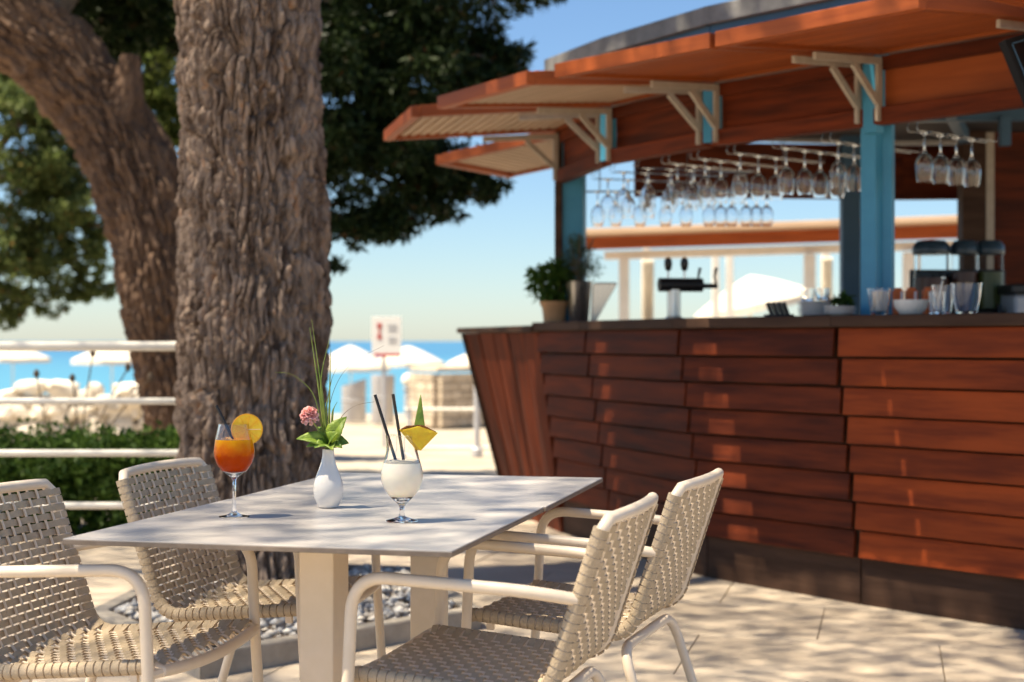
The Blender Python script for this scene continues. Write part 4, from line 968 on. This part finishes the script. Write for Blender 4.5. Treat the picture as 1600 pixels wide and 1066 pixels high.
def liquid(par, prof_out, zb, zt, gap, m_, nm, p, n=40):
    rr = [(r-gap, z) for r, z in prof_out if zb <= z <= zt]; zz = [z for r, z in prof_out]; rs = [r for r, z in prof_out]
    top = float(np.interp(zt, zz, rs))-gap
    return MB().lathe([(.001, zb)]+rr+[(top, zt), (top*.5, zt+.0005), (.001, zt+.0005)], n, Vector((0, 0, 0))).build(nm, m_, par, True, world=False)
outer = prof[8:17]; liquid(gl, outer, .094, .172, -.0002, M_spritz, 'spritz', p)
for k, (dx, dy, dz_, a) in enumerate(((-.015, -.012, .166, .4), (.014, .006, .164, 1.1), (-.002, .018, .169, 2.))):
    MB().box((dx, dy, dz_), (.024, .022, .02), Matrix.Rotation(a, 3, 'Z') @ Matrix.Rotation(.3, 3, 'X')).build('ice_cube', M_ice, gl, bevel=.004, world=False)
Yg = p.y
st = thing('drinking_straw', at(383, 722, Yg-.005), 'short black straw leaning in the orange spritz', 'straw')
MB().tube([at(338, 634, Yg+.01), at(382, 722, Yg-.004)], .0034, 10).build('tube', M_black, st, True)
# orange slice on the rim
oc = at(386, 671, Yg-.006); os_ = thing('orange_slice', oc, 'round orange slice hooked on the rim of the stem glass', 'fruit slice')
fr_ = Matrix.Translation(oc) @ Matrix.Rotation(math.radians(14), 4, 'Z') @ Matrix.Rotation(math.radians(90), 4, 'X')
r = .0348; o = MB().lathe([(.0005, -.0032), (r*.93, -.003), (r*.93, .003), (.0005, .0032)], 40); o.xf(fr_); o.build('flesh', M_orange, os_)
o = MB().lathe([(r*.935, -.0033), (r*.985, -.0031), (r, 0), (r*.985, .0031), (r*.935, .0033)], 40, close=True); o.xf(fr_); o.build('rind', M_rind, os_, True)
for k in range(9):
    an = k*2*math.pi/9; o = MB().beam((0, 0, .0034), (math.cos(an)*r*.86, math.sin(an)*r*.86, .0034), .0009, .0006); o.xf(fr_); o.build('membrane', M_rind if k else M_foam, os_)
# white cocktail
p = table_pt(628, 815); g2 = thing('cocktail_glass', p, 'footed glass of creamy white cocktail with pineapple garnish', 'drink')
hp = [(.006, 0), (.0345, .0008), (.0345, .003), (.02, .0065), (.007, .011), (.0048, .02), (.0055, .03), (.009, .037), (.016, .044)]
ob = [(.028, .056), (.038, .071), (.044, .086), (.0455, .10), (.043, .117), (.0375, .135), (.0335, .152), (.033, .168), (.035, .186)]
MB().lathe(hp+ob+[(r_-.0013, z+.0006) for r_, z in reversed(ob)]+[(.012, .047), (.0005, .045)], 48, p).build('glass', M_glass, g2, True)
liquid(g2, [(.012, .0455)]+ob, .048, .127, -.0002, M_cocktail, 'cocktail', p); 
MB().lathe([(.0365, .1272), (.0372, .1275), (.037, .132), (.02, .1335), (.001, .1335)], 40, p).build('foam', M_foam, g2, True)
Yg = p.y
for k, (a, b) in enumerate((((586, 617), (619, 722)), ((614, 616), (631, 722)))):
    st = thing('drinking_straw', at(*b, Yg), 'long black straw standing in the creamy cocktail', 'straw', 'straws in the creamy cocktail')
    MB().tube([at(*a, Yg+.015-k*.03), at(*b, Yg+.004-k*.012)], .0034, 10).build('tube', M_black, st, True)
pcn = at(653, 684, Yg-.01); pg = thing('pineapple_wedge', pcn, 'yellow pineapple wedge with its green leaf on the cocktail rim', 'fruit slice')
a, b, c = at(627, 672, Yg-.025), at(681, 676, Yg+.015), at(654, 704, Yg-.005); md = at(652, 666, Yg-.004)
tk = Vector((.006, -.010, 0))
m = MB(); m.v = [a-tk, md-tk, b-tk, c-tk, a+tk, md+tk, b+tk, c+tk]; m.f = [(0, 3, 2, 1), (4, 5, 6, 7), (0, 4, 7, 3), (3, 7, 6, 2), (0, 1, 5, 4), (1, 2, 6, 5)]; m.build('flesh', M_pine, pg, bevel=.001)
for q, r_ in ((a, md), (md, b)): MB().tube([q+Vector((.0, 0, .001)), q.lerp(r_, .35)+Vector((0, 0, .003)), q.lerp(r_, .7)+Vector((0, 0, .0015)), r_+Vector((0, 0, .001))], [.002, .0035, .0025, .0015], 6).build('skin', M_pskin, pg, True)
m = MB(); base = at(655, 678, Yg+.004); tip = at(657, 617, Yg+.02); n = 8
for i in range(n+1):
    u = i/n; c_ = base.lerp(tip, u); w = .0105*(1-u)**.75*(.9+.5*min(u*4, 1)*(1-u))+.0003
    m.v += [c_+Vector((-w, 0, 0)), c_+Vector((0, .003*(1-u), 0)), c_+Vector((w, -.001, 0))]
for i in range(n): j = i*3; m.f += [(j, j+1, j+4, j+3), (j+1, j+2, j+5, j+4)]
o = m.build('leaf', M_leafg, pg, True); o.modifiers.new('s', 'SOLIDIFY').thickness = .0012
# vase
p = table_pt(513, 793); Yv_ = p.y
va = thing('bud_vase', p, 'white ceramic bud vase with a narrow neck between the two drinks', 'vase')
vp = [(.018, 0), (.0225, .0015), (.0275, .010), (.033, .026), (.0352, .042), (.0335, .058), (.0285, .074), (.022, .090), (.0168, .106), (.0142, .120), (.0135, .132), (.0138, .136), (.012, .1365), (.0112, .13), (.011, .11), (.001, .10)]
MB().lathe(vp, 48, p).build('body', M_white, va, True)
bq = thing('bouquet', p+Vector((0, 0, .105)), 'small posy of pink flower, serrated leaves and grass blades in the white vase', 'flowers')
def leafm(a, tip, w, up, nseg=10, fold=.35):
    m = MB(); a = Vector(a); tip = Vector(tip); d = (tip-a); L = d.length; d.normalize(); s_ = d.cross(Vector(up)).normalized(); nn = s_.cross(d)
    for i in range(nseg+1):
        u = i/nseg; ww = w*(math.sin(math.pi*min(1, u**.75*1.0)))**.9*(1+.10*(i % 2))+.0004; c_ = a+d*L*u+nn*(L*.22*math.sin(u*math.pi*.9))
        m.v += [c_-s_*ww+nn*ww*fold, c_-s_*ww*.5+nn*ww*fold*.62, c_, c_+s_*ww*.5+nn*ww*fold*.62, c_+s_*ww+nn*ww*fold]
    for i in range(nseg):
        for k in range(4): j = i*5+k; m.f.append((j, j+1, j+6, j+5))
    return m
ct = at(515, 700, Yv_)
for (x, y, w, dy) in ((462, 688, .014, -.02), (490, 702, .012, -.04), (546, 694, .015, -.01), (543, 652, .016, .01), (520, 706, .012, -.045), (497, 668, .014, .02), (530, 676, .014, -.03), (508, 672, .013, .03), (478, 700, .011, -.03), (536, 702, .011, -.035)):
    tip = at(x, y, Yv_+dy); o = leafm(ct+Vector((0, 0, .004)), tip, w*1.25, (0, -.75, .65)).build('leaf', M_leafg, bq, True); o.modifiers.new('s', 'SOLIDIFY').thickness = .0008
for pts_, r0 in ((((511, 705), (497, 600), (484, 512)), .0022), (((514, 705), (500, 590), (487, 500)), .0018), (((514, 705), (498, 600), (514, 532)), .0021), (((514, 705), (515, 610), (517, 545)), .002), (((516, 705), (520, 640), (527, 628)), .0024), (((512, 705), (490, 610), (455, 583), (430, 582)), .0011),
                ((((516, 705), (512, 630), (540, 570), (600, 540))), .0006), ((((516, 705), (508, 640), (520, 580), (555, 535))), .0006), (((518, 700), (532, 650), (556, 632), (585, 628)), .0008), (((511, 705), (505, 620), (498, 570)), .0022), (((515, 705), (508, 640), (519, 590)), .0022)):
    q = resample(arcp([at(x, y, Yv_+.006*k) for k, (x, y) in enumerate(pts_)], .06, 8), .012)
    n = len(q); m = MB()
    for i, c_ in enumerate(q):
        u = i/(n-1); w = r0*(1-u*.85)*1.7; m.v += [c_+Vector((-w, 0, 0)), c_+Vector((0, -w*.5, 0)), c_+Vector((w, 0, 0))]
    for i in range(n-1): j = i*3; m.f += [(j, j+1, j+4, j+3), (j+1, j+2, j+5, j+4)]
    o = m.build('grass_blade', M_grassb if r0 > .001 else M_stalk, bq, True); o.modifiers.new('s', 'SOLIDIFY').thickness = .0005
fc = at(484, 651, Yv_-.008); rg = random.Random(3)
MB().tube([ct, fc], .0018, 6).build('flower_stem', M_grassb, bq)
ax = Vector((-.25, -.86, .42)).normalized(); e1 = ax.cross(Vector((0, 0, 1))).normalized(); e2 = ax.cross(e1)
for k in range(44):
    f_ = (k+.5)/44; pol = f_**.62*1.75; an = k*2.4; r_ = .0215+.003*rg.random()
    d = (ax*math.cos(pol)+(e1*math.cos(an)+e2*math.sin(an))*math.sin(pol)).normalized()
    m = MB(); s_ = d.cross(Vector((rg.uniform(-.3, .3), rg.uniform(-1, 1), 1))).normalized(); nn = s_.cross(d); n = 5
    for i in range(n+1):
        u = i/n
        for kk in range(6): x = (kk/5-.5)*2; m.v.append(fc+d*(r_*u*(1.05-.18*x*x))+s_*(x*.0085*math.sin(min(1, u+.18)*2.2))+nn*(.004*math.sin(u*2.5)+.0022*math.sin(kk*2.3+k)*u))
    for i in range(n):
        for kk in range(5): j = i*6+kk; m.f.append((j, j+1, j+7, j+6))
    o = m.build('petal', M_petal, bq, True); o.modifiers.new('s', 'SOLIDIFY').thickness = .0004
